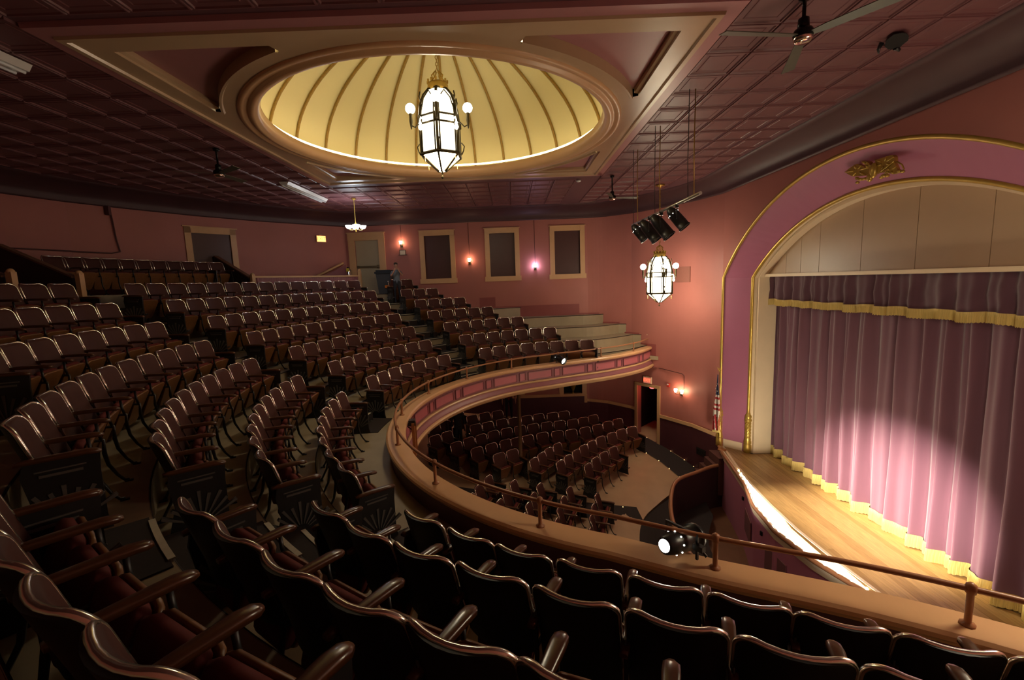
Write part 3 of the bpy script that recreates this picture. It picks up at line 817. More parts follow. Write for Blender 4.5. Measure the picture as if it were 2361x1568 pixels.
NEAR = {0: [(-.86, 3.50), (-.43, 3.20), (-.02, 2.965), (.433, 2.768), (.893, 2.571), (1.336, 2.385), (1.765, 2.205), (2.20, 2.03), (2.65, 1.87), (3.10, 1.72)],
        1: [(-1.42, 2.99), (-1.04, 2.69), (-.632, 2.438), (-.205, 2.225), (.236, 2.01), (.684, 1.825), (1.125, 1.645), (1.57, 1.48)],
        2: [(-1.89, 2.37), (-1.48, 2.08), (-1.07, 1.80), (-.67, 1.56), (-.26, 1.36), (.16, 1.18), (.60, 1.03)]}
for k, pts in NEAR.items():
    for i, (x, y) in enumerate(pts):
        a = pts[max(0, i - 1)]; b = pts[min(len(pts) - 1, i + 1)]; tx, ty_ = b[0] - a[0], b[1] - a[1]; L = math.hypot(tx, ty_); nx, ny = -ty_ / L, tx / L
        place_seat(x + nx * .055, y + ny * .055, zrow(k), math.atan2(ny, nx), 'maroon seat, %s from the %s, %s balcony row' % (ORD[i + 1], WHERE['near'], ROWN[k]), 'maroon folding seats in the balcony', arm='R', end=('L' if i == 0 else ('R' if i == len(pts) - 1 else None)))
# rear bank of seats behind the cross aisle
for i in range(11):
    th = math.radians(157.0 + 18.0 * i / 10); x, y = polar(12.35, th)
    place_seat(x, y, zrow(7) + .28, th + PI, 'dark folding seat, %s from the sloped side wall, raised bank behind the balcony' % ORD[i + 1], 'dark seats in the raised rear bank', arm='L', end='R' if i == 0 else None)
# ------------------------------------------------------------------ orchestra floor
def zorch(x, y): return -6.26 + .19 * (max(math.hypot(x - 6, y - 8.41), 4.2) - 5.8)
FEDGE = [(5.75, 5.25), (5.62, 5.04), (4.9, 4.48), (4.1, 3.78), (3.43, 3.02), (3.05, 2.15), (2.86, 1.15), (2.8, 0)]
fe = [(x, YC + d) for (x, d) in FEDGE] + [(x, YC - d) for (x, d) in FEDGE[-2::-1]]
fe = catmull(fe, 5)
mb = MB(); rows = []
outer = []
for (x, y) in fe:
    d = Vector((x - 6, y - 8.41)); L = d.length; d.normalize(); outer.append((d, L))
for q in range(14):
    u = q / 13; row = []
    for (d, L) in outer:
        rho = L + (15.5 - L) * u; x, y = 6 + d.x * rho, 8.41 + d.y * rho; row.append((x, y, zorch(x, y)))
    rows.append(row)
mb.grid(rows, True)
mb.grid([[(x, y, zorch(x, y)) for (x, y) in fe], [(x, y, -6.75) for (x, y) in fe]], False)
mb.obj('floor', M_orch, kind='structure')
mb = MB(); mb.add([(-12, -1, -6.9), (9, -1, -6.9), (9, 18, -6.9), (-12, 18, -6.9)], [(0, 1, 2, 3)]); mb.obj('floor_pit', mat('brown_pit_floor', (.17, .075, .04), .45, noise=.2, scale=4), kind='structure')

LOWS = {
 'R1': [(2.08, 12.47), (2.38, 12.88), (2.71, 13.25), (3.08, 13.6)],
 'R2': [(1.27, 12.51), (1.55, 12.88), (1.85, 13.25), (2.13, 13.59), (2.45, 13.91), (2.8, 14.23), (3.24, 14.53), (3.63, 14.8), (4.05, 15.0)],
 'R3': [(0.49, 12.49), (0.75, 12.87), (0.99, 13.22), (1.29, 13.57)],
 'R4': [(-1.21, 12.76), (-0.79, 13.13), (-0.36, 13.49), (-0.0, 13.72), (0.36, 13.95), (0.86, 14.24), (1.38, 14.45), (1.87, 14.62), (2.38, 14.84), (2.86, 15.08), (3.27, 15.34), (3.69, 15.56)],
 'RE': [(-0.54, 12.57), (-0.15, 12.89)],
 'R5': [(-1.85, 12.95), (-1.5, 13.35), (-1.14, 13.67), (-0.76, 14.02), (-0.33, 14.32), (0.12, 14.59), (0.58, 14.82), (1.07, 15.05), (1.54, 15.22), (2.03, 15.39), (2.44, 15.58), (2.84, 15.8)],
 'R6': [(-1.36, 14.37), (-0.97, 14.65), (-0.5, 14.98), (-0.07, 15.19), (0.38, 15.43), (0.82, 15.65), (1.35, 15.84), (1.79, 16.01)],
 'R7': [(-2.53, 13.22), (-2.21, 13.59)],
 'R8': [(-2.68, 14.04), (-2.37, 14.36)],
 'R9': [(-2.51, 15.15), (-2.09, 15.48)],
 'R10': [(-1.54, 15.07), (-1.12, 15.38), (-0.67, 15.64)],
 'C1': [(2.07, 10.93), (1.89, 10.41), (1.75, 9.90), (1.66, 9.39), (1.62, 8.88)],
 'C2': [(1.36, 11.10), (1.15, 10.60), (1.00, 10.09), (.90, 9.57)],
 'C3': [(0.58, 11.10), (0.39, 10.60), (0.25, 10.1), (.15, 9.6)],
 'C4': [(-0.11, 11.09), (-0.31, 10.58), (-0.45, 10.07)],
 'C5': [(-0.78, 11.17), (-0.99, 10.66), (-1.14, 10.15)],
}
LN = {'R1': 'short front row of the far orchestra block', 'R2': 'nine-seat row of the far orchestra block', 'R3': 'four-seat row left of the nine-seat orchestra row',
      'R4': 'twelve-seat orchestra row passing the iron post', 'RE': 'two-seat orchestra row in front of the iron post', 'R5': 'long orchestra row behind the iron post', 'R6': 'orchestra row under the urn niche',
      'R7': 'orchestra pair beside the balcony bracket', 'R8': 'orchestra pair behind the balcony bracket', 'R9': 'rearmost orchestra pair', 'R10': 'rearmost orchestra trio',
      'C1': 'first centre orchestra row by the pit', 'C2': 'second centre orchestra row by the rail', 'C3': 'third centre orchestra row by the rail', 'C4': 'fourth centre orchestra row by the rail', 'C5': 'fifth centre orchestra row by the rail'}
for rn_, pts in LOWS.items():
    cnt = len(pts)
    for i, (x, y) in enumerate(pts):
        a = pts[max(0, i - 1)]; b = pts[min(cnt - 1, i + 1)]; tx, ty_ = b[0] - a[0], b[1] - a[1]; L = math.hypot(tx, ty_)
        nx, ny = ty_ / L, -tx / L
        if nx * (6.3 - x) + ny * (8.45 - y) < 0: nx, ny = -nx, -ny
        rz = math.atan2(ny, nx)
        # local +y = (-ny, nx)
        up = (-ny * tx + nx * ty_) > 0
        first, last = ('R', 'L') if up else ('L', 'R')
        end = (first if i == 0 else '') + (last if i == cnt - 1 else '')
        place_seat(x - nx * .03, y - ny * .03, zorch(x, y), rz, 'dark folding seat, %s in the %s' % (ORD[i + 1], LN[rn_]), 'dark folding seats on the orchestra floor', arm=last, end=end or None)

# wall-side carpet aisle with tiny lights, exit door recess, side steps
cp = thing('aisle_runner', 'dark carpet ramp along the far wall from exit door to stage steps', 'carpet', (0, 0, 0), group='aisle runners on the orchestra floor')
def strip(mb, pl, pr, lift=.02, n=40):
    rows = [[], []]
    for i in range(n + 1):
        u = i / n
        for r_, q in ((0, pl), (1, pr)):
            s = u * (len(q) - 1); j = min(int(s), len(q) - 2); f = s - j
            x = q[j][0] + (q[j + 1][0] - q[j][0]) * f; y = q[j][1] + (q[j + 1][1] - q[j][1]) * f; rows[r_].append((x, y, zorch(x, y) + lift))
    mb.grid(rows, False)
AL = [(3.9, 15.9), (4.35, 15.1), (4.85, 14.3), (5.15, 13.5), (5.42, 12.75)]; AR = [(4.75, 16.0), (5.25, 15.25), (5.72, 14.3), (5.95, 13.7), (6.12, 13.1)]
mb = MB(); strip(mb, AL, AR); mb.obj('carpet', M_carpet, cp)
cp2 = thing('aisle_runner', 'dark carpet strip between far and centre orchestra blocks', 'carpet', (0, 0, 0), group='aisle runners on the orchestra floor')
mb = MB(); strip(mb, [(3.35, 11.95), (-3.0, 12.0)], [(3.35, 11.25), (-3.0, 11.3)]); mb.obj('carpet', M_carpet, cp2)
dots = []
for q in (AL, AR):
    for i in range(7):
        s = (i + .3) / 7 * (len(q) - 1); j = min(int(s), len(q) - 2); f = s - j
        dots.append((q[j][0] + (q[j + 1][0] - q[j][0]) * f + (-.03 if q is AL else .0) * 0, q[j][1] + (q[j + 1][1] - q[j][1]) * f))
SIDE = ['seat', 'wall']
for i, (x, y) in enumerate(dots):
    m2 = MB(); m2.sphere((x, y, zorch(x, y) + .02), .016, 6, 4); m2.obj('aisle_light', M_dot, label='tiny amber floor light, %s from exit door, %s side of the wall aisle' % (ORD[i % 7 + 1], SIDE[i // 7]), cat='light', group='tiny aisle lights')
for i, (x, y) in enumerate(((3.0, 11.32), (2.5, 11.32), (2.45, 11.9), (2.95, 11.9))):
    m2 = MB(); m2.sphere((x, y, zorch(x, y) + .02), .016, 6, 4); m2.obj('aisle_light', M_dot, label='tiny amber floor light at the pit end of the centre aisle, %s' % ('centre block, pit side', 'centre block, rear', 'far block, rear', 'far block, pit side')[i], cat='light', group='tiny aisle lights')
# stage steps by the wall
stp = thing('stage_steps', 'carpeted side steps rising to the stage beside the far wall', 'steps', (0, 0, 0))
for i in range(4):
    x0 = 5.62 + .10 * i; y0 = 13.10 - .10 * i
    m2 = MB(); m2.prism([(x0, y0 - .34, -6.5), (6.17, y0 - .34 - .05, -6.5), (6.17, y0 + .30, -6.5), (x0, y0 + .34, -6.5)], (0, 0, .42 + .24 * i)); m2.obj('step', mat('brown_step_carpet', (.10, .035, .03), .9), stp)

# lower wainscot and chair rail on the far wall
mb = MB()
def wains(p, q, zt0, zt1, d=.012):
    L = math.hypot(q[0] - p[0], q[1] - p[1]); ux, uy = (q[0] - p[0]) / L, (q[1] - p[1]) / L; nx, ny = uy, -ux
    mb.add([(p[0] + nx * d, p[1] + ny * d, -6.6), (q[0] + nx * d, q[1] + ny * d, -6.6), (q[0] + nx * d, q[1] + ny * d, zt1), (p[0] + nx * d, p[1] + ny * d, zt0)], [(0, 1, 2, 3)])
def lerp2(p, q, s, L): return (p[0] + (q[0] - p[0]) * s / L, p[1] + (q[1] - p[1]) * s / L)
dpL = lerp2(CORNER[2], CORNER[3], D_S0 - .10, dl); dpR = lerp2(CORNER[2], CORNER[3], D_S1 + .10, dl)
segs = [((-6.2, YF), (2.80, YF), -4.58, -4.58), ((2.80, YF), CORNER[0], -4.80, -4.81), (CORNER[0], CORNER[1], -4.81, -4.86), (CORNER[1], CORNER[2], -4.86, -4.93), (CORNER[2], dpL, -4.93, -4.95),
        (dpR, CORNER[3], -5.00, -5.00), (CORNER[3], CORNER[4], -5.0, -4.97), (CORNER[4], CORNER[5], -4.97, -4.95)]
for s_ in segs: wains(*s_)
mb.obj('wall_far_wainscot', M_dado, kind='structure')
mb = MB()
for (p, q, z0, z1) in segs:
    L = math.hypot(q[0] - p[0], q[1] - p[1]); nx, ny = (q[1] - p[1]) / L, -(q[0] - p[0]) / L; d = .045
    for (o0, o1, a0, a1) in ((0, d, 0, .11),):
        mb.prism([(p[0], p[1], z0), (p[0] + nx * d, p[1] + ny * d, z0), (p[0] + nx * d, p[1] + ny * d, z0 + .11), (p[0], p[1], z0 + .11)], (q[0] - p[0], q[1] - p[1], z1 - z0))
mb.box((2.80, YF - .022, -4.68), (.11, .045, .34))
mb.obj('trim_5', M_trim, kind='structure')

# ---- windows and doors
def frame_boxes(mb, x0, x1, z0, z1, w, y, d, bottom=True):
    mb.box(((x0 + x1) / 2, y - d / 2, z1 - w / 2), (x1 - x0, d, w)); mb.box((x0 + w / 2, y - d / 2, (z0 + z1) / 2), (w, d, z1 - z0)); mb.box((x1 - w / 2, y - d / 2, (z0 + z1) / 2), (w, d, z1 - z0))
    if bottom: mb.box(((x0 + x1) / 2, y - d / 2 - .015, z0 + w / 2), (x1 - x0 + .08, d + .03, w))
for i, (a, b) in enumerate(FW):
    m2 = MB(); frame_boxes(m2, a, b, WZ0, WZ1, fr + .02, YF, .045)
    for cx_ in (a + .09, b - .09): m2.box((cx_, YF - .028, WZ1 - .09), (.17, .056, .17)); m2.lathe([(.05, 0), (.05, .01), (.0, .012)], 10, (cx_, YF, WZ1)) if False else None
    m2.box(((a + b) / 2, YF - .035, WZ1 + .012), (b - a + .06, .07, .025))
    w = m2.obj('window_%d' % (i + 1), M_trim, kind='structure')
    m2 = MB(); m2.box(((a + b) / 2, YF + .07, (WZ0 + WZ1) / 2), (b - a - .30, .012, WZ1 - WZ0 - .28)); m2.obj('window_shade', M_shade, w)
    m2 = MB(); m2.box(((a + b) / 2, YF + .13, (WZ0 + WZ1) / 2), (b - a - .2, .012, WZ1 - WZ0)); m2.obj('window_pane', M_dark, w)
for i, (a, b) in enumerate(LW):
    m2 = MB(); m2.box((a - .09, YF - .02, -3.95), (.18, .04, 1.2)); m2.box((b + .09, YF - .02, -3.95), (.18, .04, 1.2)); w = m2.obj('window_%d' % (i + 5), M_trim, kind='structure')
    m2 = MB(); m2.box(((a + b) / 2, YF + .15, -3.9), (b - a + .1, .02, 1.4)); m2.obj('window_pane', M_dark, w)
# back wall window
bq = [(-9.4, 13.65), (-8.3, 15.16)]
ba = math.atan2(bq[1][1] - bq[0][1], bq[1][0] - bq[0][0]); Rz = Matrix.Rotation(ba, 3, 'Z')
bw0 = Vector((-9.28, 13.70, 0)) + Vector((math.cos(ba), math.sin(ba), 0)) * .47
def bwp(s, d, z):
    v = Vector((bq[0][0], bq[0][1], 0)) + Vector((math.cos(ba), math.sin(ba), 0)) * s + Vector((math.sin(ba), -math.cos(ba), 0)) * d; return (v.x, v.y, z)
m2 = MB(); s0, s1 = -.35, 1.05
for (a, b, z0, z1) in ((s0, s0 + .17, .1, 1.98), (s1 - .17, s1, .1, 1.98), (s0, s1, 1.80, 1.98)):
    m2.box(bwp((a + b) / 2, .05, (z0 + z1) / 2), (b - a, .06, z1 - z0), Rz)
m2.box(bwp((s0 + s1) / 2, .055, 1.99), (s1 - s0 + .08, .09, .03), Rz)
w = m2.obj('window_4', M_trim, kind='structure')
m2 = MB(); m2.box(bwp((s0 + s1) / 2, .030, 1.0), (s1 - s0 - .3, .01, 1.65), Rz); m2.obj('window_shade', M_shade, w)
# balcony door
m2 = MB()
m2.box((-6.02, YF - .03, .90), (.24, .06, 2.32)); m2.box((-4.88, YF - .03, .90), (.24, .06, 2.32)); m2.box((-5.45, YF - .034, 1.92), (1.39, .068, .26)); m2.box((-5.45, YF - .05, 2.06), (1.46, .10, .03))
m2.box((-5.45, YF - .015, 1.79), (.94, .03, .04)); d1 = m2.obj('door_1', M_trim, kind='structure')
m2 = MB(); m2.box((-5.45, YF + .06, .77), (.88, .045, 2.0)); dd = m2.obj('door_leaf', M_door, d1)
m2 = MB(); m2.box((-5.45, YF - .02, .79), (.80, .05, .06)); m2.box((-5.06, YF + .0, .79), (.10, .08, .11)); m2.box((-5.83, YF + .0, .79), (.07, .08, .09)); m2.obj('push_bar', mat('bronze_push_bar', (.16, .12, .07), .4, metal=.5), dd)
# lower exit door: frame round an open doorway, dark corridor behind
ua = Vector((CORNER[3][0] - CORNER[2][0], CORNER[3][1] - CORNER[2][1], 0)).normalized(); un = Vector((ua.y, -ua.x, 0)); ang = math.atan2(ua.y, ua.x); Rd = Matrix.Rotation(ang, 3, 'Z'); o0 = Vector((CORNER[2][0], CORNER[2][1], 0))
def dp_(s, d, z): v = o0 + ua * s + un * d; return (v.x, v.y, z)
m2 = MB()
m2.box(dp_(D_S0 - .05, .02, (D_Z0 + D_Z1) / 2), (.11, .05, D_Z1 - D_Z0 + .2), Rd); m2.box(dp_(D_S1 + .05, .02, (D_Z0 + D_Z1) / 2), (.11, .05, D_Z1 - D_Z0 + .2), Rd); m2.box(dp_((D_S0 + D_S1) / 2, .02, D_Z1 + .05), (D_S1 - D_S0 + .21, .05, .11), Rd)
m2.obj('door_2', M_trim, kind='structure')
m2 = MB()
for (s_, d_, sz) in ((D_S0 - .25, -1.2, (.05, 2.0, 2.4)), (D_S1 + .25, -1.2, (.05, 2.0, 2.4)), ((D_S0 + D_S1) / 2, -2.2, (1.6, .05, 2.4))): m2.box(dp_(s_, d_, -4.9), sz, Rd)
m2.box(dp_((D_S0 + D_S1) / 2, -1.2, D_Z1 + .25), (1.6, 2.0, .05), Rd); m2.box(dp_((D_S0 + D_S1) / 2, -1.2, D_Z0 - .02), (1.6, 2.0, .04), Rd)
m2.obj('wall_corridor', mat('corridor_paint', (.012, .006, .006), .7), kind='structure')
t = thing('red_lamp', 'small glowing red lamp hanging inside the dark exit doorway', 'lamp', dp_(.70, -.30, D_Z1 - .02))
m2 = MB(); m2.sphere((0, 0, -.06), (.10, .10, .05), 10, 6); m2.obj('lamp_glass', M_redlamp, t); m2 = MB(); m2.lathe([(0, .03), (.05, .03), (.06, -.03), (.0, -.03)], 10); m2.obj('lamp_base', M_blackm, t)

# ------------------------------------------------------------------ stage
LIP = [(0, 5.18), (1.0, 5.30), (1.95, 5.62), (3.1, 5.86), (3.95, 6.03), (4.62, 6.2)]
INL = [(0, 5.64), (1.0, 5.68), (1.95, 5.78), (3.1, 5.98), (3.95, 6.16), (4.62, 6.3)]
def tab(T, d):
    d = abs(d)
    for a, b in zip(T[:-1], T[1:]):
        if d <= b[0]:
            f = (d - a[0]) / (b[0] - a[0]); f2 = f; return a[1] + (b[1] - a[1]) * f2
    return T[-1][1]
ysg = [-4.62 + 9.24 * i / 96 for i in range(97)]
sf = thing('stage_floor', 'varnished stage floor of narrow worn boards in front of the curtain', 'stage', (0, 0, 0))
x = 5.55; bw = .115; bi = 0
while x < 8.3:
    # board between x and x+bw, clipped by the inner edge of the footlight trough
    xa, xb = x + .002, x + bw - .002
    def ylim(xx):
        lo = 0.0
        if tab(INL, 0) >= xx: return None
        q = 4.62
        for i in range(93):
            d = 4.62 * i / 92
            if tab(INL, d) > xx: q = d; break
        return q
    la, lb = ylim(xa), ylim(xb)
    if lb is not None:
        la = la if la is not None else 0.05
        def lim(xx, d): 
            if xx > XI: d = min(d, 3.88)
            elif xx > XO: d = min(d, 4.64 - (xx - XO) / (XI - XO) * .58)
            return d
        la, lb = lim(xa, la), lim(xb, lb)
        cut = random.uniform(-2.5, 2.5)
        for (y0a, y0b, y1a, y1b) in ((-la, -lb, cut, cut), (cut + .002, cut + .002, la, lb)):
            if y1a - y0a < .02: continue
            m2 = MB(); m2.prism([(xa, YC + y0a, Z_STAGE - .04), (xb, YC + y0b, Z_STAGE - .04), (xb, YC + y1b, Z_STAGE - .04), (xa, YC + y1a, Z_STAGE - .04)], (0, 0, .04 + random.uniform(-.0015, .0015)))
            m2.obj('board', random.choice([M_plank, M_plank, M_plank2]), sf)
    x += bw; bi += 1
mb = MB(); mb.grid([[(tab(INL, d) , YC + d, Z_STAGE - .02) for d in ysg], [(9, YC + d, Z_STAGE - .02) for d in ysg]], False); mb.obj('subfloor', M_dark, sf)
tr = thing('footlight_trough', 'cream curved footlight trough glowing along the stage edge', 'footlights', (0, 0, 0))
mb = MB()
mb.grid([[(tab(LIP, d) + o, YC + d, Z_STAGE + z) for d in ysg] for (o, z) in ((.0, -.20), (.0, .015), (.05, .015), (.05, -.06))], False)
mb.grid([[(tab(LIP, d) + .05, YC + d, Z_STAGE - .06) for d in ysg], [(tab(INL, d) - .03, YC + d, Z_STAGE - .06) for d in ysg], [(tab(INL, d) - .03, YC + d, Z_STAGE + .008) for d in ysg], [(tab(INL, d) + .03, YC + d, Z_STAGE + .008) for d in ysg]], False)
mb.obj('channel', M_cream, tr)
for i in range(27):
    d = -2.86 + 5.72 * i / 26; m2 = MB(); m2.sphere((tab(LIP, d) + .11, YC + d, Z_STAGE - .015), .024, 8, 6); m2.obj('bulb', M_foot, tr)
mb = MB(); mb.tube([(tab(LIP, d) - .01, YC + d, Z_STAGE - .01) for d in ysg], .045, 8, caps=False); mb.obj('trim_6', M_rail, kind='structure')
mb = MB(); mb.grid([[(tab(LIP, d) + .02, YC + d, Z_STAGE - .04) for d in ysg], [(tab(LIP, d) + .02, YC + d, -6.95) for d in ysg]], False)
mb.obj('wall_stage_front', mat('pink_stage_front', (.50, .17, .26), .5), kind='structure')
for i, d in enumerate((1.9, .35, -1.2)):
    m2 = MB(); xa, xb = tab(LIP, d) - .0, tab(LIP, d - .7) - .0
    m2.prism([(xa - .012, YC + d, -5.75), (xb - .012, YC + d - .7, -5.75), (xb - .012, YC + d - .7, -6.3), (xa - .012, YC + d, -6.3)], (.02, 0, 0)); vt = m2.obj('vent_grille', mat('dark_pink_grille', (.22, .09, .10), .6), label='recessed panel in the pink stage front, %s' % ('nearest the stage steps', 'middle of three', 'nearest the house right side')[i], cat='panel', group='panels in the stage front')
    m2 = MB(); m2.box((tab(LIP, d + .2), YC + d + .22, -5.62), (.03, .06, .09)); m2.obj('outlet', M_blackm, label='black outlet box on the pink stage front, %s' % ('by the stage steps', 'middle', 'near end')[i], cat='outlet', group='outlets on the stage front')
# pit wall and its handrail
pit = catmull([(6.15, 4.1), (5.75, 4.0), (5.2, 3.68), (4.4, 3.16), (3.9, 2.22), (3.55, 1.1), (3.45, 0)], 6)
pitl = [(x, YC + d) for (x, d) in pit] + [(x, YC - d) for (x, d) in pit[-2::-1]]
mb = MB(); mb.grid([[(x, y, -5.62) for (x, y) in pitl], [(x, y, -6.95) for (x, y) in pitl]], False); mb.grid([[(x - .06, y, -5.62) for (x, y) in pitl], [(x - .06, y, -6.95) for (x, y) in pitl]], False)
mb.grid([[(x, y, -5.62) for (x, y) in pitl], [(x - .06, y, -5.62) for (x, y) in pitl]], False)
mb.obj('wall_pit', M_pitw, kind='structure')
pr = thing('pit_rail', 'curved brown wooden handrail on top of the dark pit wall', 'handrail', (0, 0, 0))
mb = MB(); mb.tube([(x - .03, y, -5.59) for (x, y) in pitl], .05, 8); mb.obj('rail', M_rail, pr)
mb = MB()
mb.grid([[(x, y, -6.62) for (x, y) in fe], [(3.5 + (x - 3.5) * .3 + 1.2, YC + (y - YC) * .6, -6.62) for (x, y) in fe]], False)
mb.obj('floor_carpet', M_carpet, kind='structure')

# curtain: two halves with deep folds, gold fringe along the hem
def folds(y, seed):
    return .075 * math.sin(y * 15.0 + 1.1 * math.sin(y * 2.3 + seed)) + .045 * math.sin(y * 27.0 + 2.0 * math.sin(y * 3.1 + seed)) + .03 * math.sin(y * 5.3 + seed)
def curtain(name, y0, y1, z0, z1, fr_h, x0, seed, lab, material, amp=1.0, nz=10):
    t = thing(name, lab, 'curtain', (x0, 0, 0))
    n = max(40, int(abs(y1 - y0) / .018)); mb = MB(); rows = []
    for j in range(nz + 1):
        v = j / nz; z = z0 + fr_h * .8 + (z1 - z0 - fr_h * .8) * v
        a = amp * (1.0 - .35 * v)
        rows.append([(folds(y0 + (y1 - y0) * i / n + .03 * math.sin(3 * v + seed + y0), seed) * a + .012 * math.sin(9 * v + i * .11), y0 + (y1 - y0) * i / n, z + .014 * math.sin((y0 + (y1 - y0) * i / n) * 8 + seed) * (1 - v)) for i in range(n + 1)])
    mb.grid(rows, True); mb.obj('curtain_cloth', material, t)
    mb = MB(); n2 = n * 2; rows = []
    for z in (z0 + fr_h, z0 + fr_h * .93, z0 + fr_h * .5, z0):
        row = []
        for i in range(n2 + 1):
            y = y0 + (y1 - y0) * i / n2
            row.append((folds(y + .03 * math.sin(seed + y0), seed) * amp - .016 + (.006 * (-1) ** i if z < z0 + fr_h * .9 else 0), y, z + .014 * math.sin(y * 8 + seed) + (.008 * math.sin(i * 1.7) if z == z0 else 0)))
        rows.append(row)
    mb.grid(rows, False); mb.obj('fringe', M_fringe, t)
    return t
GAP = YC - .08
curtain('stage_curtain', GAP + .015, YC + 4.0, Z_STAGE + .01, .05, .25, XCUR, .7, 'left half of the mauve velvet stage curtain, beside the flag', M_cloth)
curtain('stage_curtain', YC - 4.0, GAP - .015, Z_STAGE + .01, .05, .25, XCUR, 2.9, 'right half of the mauve velvet stage curtain, beyond the centre gap', M_cloth)
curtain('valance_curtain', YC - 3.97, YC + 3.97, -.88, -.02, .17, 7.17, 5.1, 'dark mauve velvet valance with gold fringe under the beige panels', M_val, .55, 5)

# ------------------------------------------------------------------ lanterns
def arc_pt(r, a, z): return (r * math.cos(a), r * math.sin(a), z)
def lantern(loc, lab, ceil_z, M_glass=M_glass):
    t = thing('lantern', lab, 'lantern', loc, 0, 'gothic lanterns in the hall')
    ph = -PI / 2
    prof = [(.05, .13), (.36, .39), (.365, .42), (.365, 1.02), (.34, 1.22), (.27, 1.40), (.17, 1.52)]
    for k in range(6):
        a, b = ph + k * PI / 3, ph + (k + 1) * PI / 3
        for nm, pf in (('glass_pane', prof[1:]), ('lower_glass_pane', prof[:2])):
            m2 = MB(); m2.grid([[arc_pt(r * .985, a, z), arc_pt(r * .985, b, z)] for (r, z) in pf], False); m2.obj(nm, M_glassl if nm[0] == 'l' else M_glass, t)
    mb = MB()
    for k in range(6):
        a = ph + k * PI / 3
        mb.tube([arc_pt(r + .010, a, z) for (r, z) in prof], .024, 5)
        for s in (-.12, .12):
            mb.tube([arc_pt((r + .004) * math.cos(s) / math.cos(s), a + s, z) for (r, z) in prof[2:5]], .013, 4)
        # pointed tracery over each pane
        m = a + PI / 6
        mb.tube([arc_pt(.345, a + .06, 1.12), arc_pt(.315, a + .22, 1.32), arc_pt(.27, m, 1.44), arc_pt(.315, m + PI / 6 - .22, 1.32), arc_pt(.345, a + PI / 3 - .06, 1.12)], .012, 5)
        mb.box(arc_pt(.37, a, .97), (.07, .07, .13), Matrix.Rotation(a, 3, 'Z'))
        mb.tube([arc_pt(.33, a, 1.28), arc_pt(.36, a, 1.36), arc_pt(.34, a, 1.44)], .012, 5)
    for (r, z, w) in ((.375, .40, .032), (.38, .90, .018), (.38, 1.03, .018), (.18, 1.52, .02)):
        mb.tube([arc_pt(r, ph + k * PI / 3, z) for k in range(6)], w, 5, closed=True)
    mb.obj('frame', M_bronze, t)
    mb = MB(); mb.lathe([(.17, 1.50), (.185, 1.53), (.185, 1.60), (.16, 1.64), (.10, 1.66), (.03, 1.67)], 12)
    for k in range(12): mb.box(arc_pt(.175, k * PI / 6, 1.655), (.03, .03, .05))
    for k in range(6): mb.tube([arc_pt(.15, k * PI / 3, 1.64), arc_pt(.08, k * PI / 3, 1.72), arc_pt(.10, k * PI / 3, 1.78), arc_pt(.03, k * PI / 3, 1.84)], .012, 5)
    mb.obj('crown', M_gold, t)
    mb = MB(); mb.lathe([(.0, 0), (.02, .01), (.03, .03), (.012, .05), (.012, .12), (.04, .14), (.05, .16), (.03, .19)], 8); mb.obj('finial', M_bronze, t)
    for k in range(4):
        a = k * PI / 2 + .06; m2 = MB()
        m2.tube([arc_pt(.36, a, .98), arc_pt(.44, a, .90), arc_pt(.50, a, .93), arc_pt(.51, a, 1.0)], .013, 5); m2.lathe([(.0, -.14), (.012, -.12), (.02, -.06), (.03, 0), (.026, .10), (.035, .12), (.03, .14)], 8, arc_pt(.51, a, 1.0)); m2.tube([arc_pt(.37, a, .62), arc_pt(.42, a, .56), arc_pt(.40, a, .48), arc_pt(.37, a, .42)], .012, 5)
        ar = m2.obj('arm', M_bronze, t)
        m2 = MB(); m2.sphere(arc_pt(.51, a, 1.22), .088, 14, 10); m2.obj('globe', M_globe if M_glass is not M_glassd else M_globed, ar)
        m2 = MB(); a2 = a + PI / 4; m2.sphere(arc_pt(.44, a2, .80), (.035, .035, .05), 8, 6); m2.lathe([(.01, .05), (.03, .06), (.01, .10), (.01, .12)], 6, arc_pt(.44, a2, .80)); m2.tube([arc_pt(.37, a2, .95), arc_pt(.42, a2, .97), arc_pt(.44, a2, .92)], .010, 5); m2.obj('pendant_bulb', M_globe if M_glass is not M_glassd else M_globed, t)
        m2 = MB(); m2.lathe([(.0, .0), (.012, .03), (.004, .06), (.012, .09), (.0, .12)], 6, arc_pt(.38, a + PI / 4, .22)); m2.obj('drop', M_brass, t)
    mb = MB(); top = ceil_z - loc[2]; z = 1.82; i = 0
    while z < top - .06:
        rot = (i % 2) * PI / 2; mb.tube([(.022 * math.cos(q) * math.cos(rot), .022 * math.cos(q) * math.sin(rot), z + .035 * math.sin(q) + .03) for q in [2 * PI * w_ / 8 for w_ in range(8)]], .006, 4, closed=True); z += .055; i += 1
    mb.obj('chain', M_brass, t)
    mb = MB(); mb.lathe([(.0, top), (.14, top), (.13, top - .03), (.05, top - .05), (.02, top - .09), (.0, top - .09)], 14); mb.obj('ceiling_rose', M_brass, t)
    return t
lantern((GX - .02, 8.42, 1.92), 'large gilt gothic lantern with white globes hanging under the yellow dome', ZC0 + HD + .14, M_glassd)
lantern((4.55, 13.72, -.90), 'gilt gothic lantern with white globes hanging beside the proscenium arch', Z_CEIL - .02)
lantern((4.52, mir(13.75), -.92), 'gilt gothic lantern hanging on the camera side of the proscenium', Z_CEIL - .02)

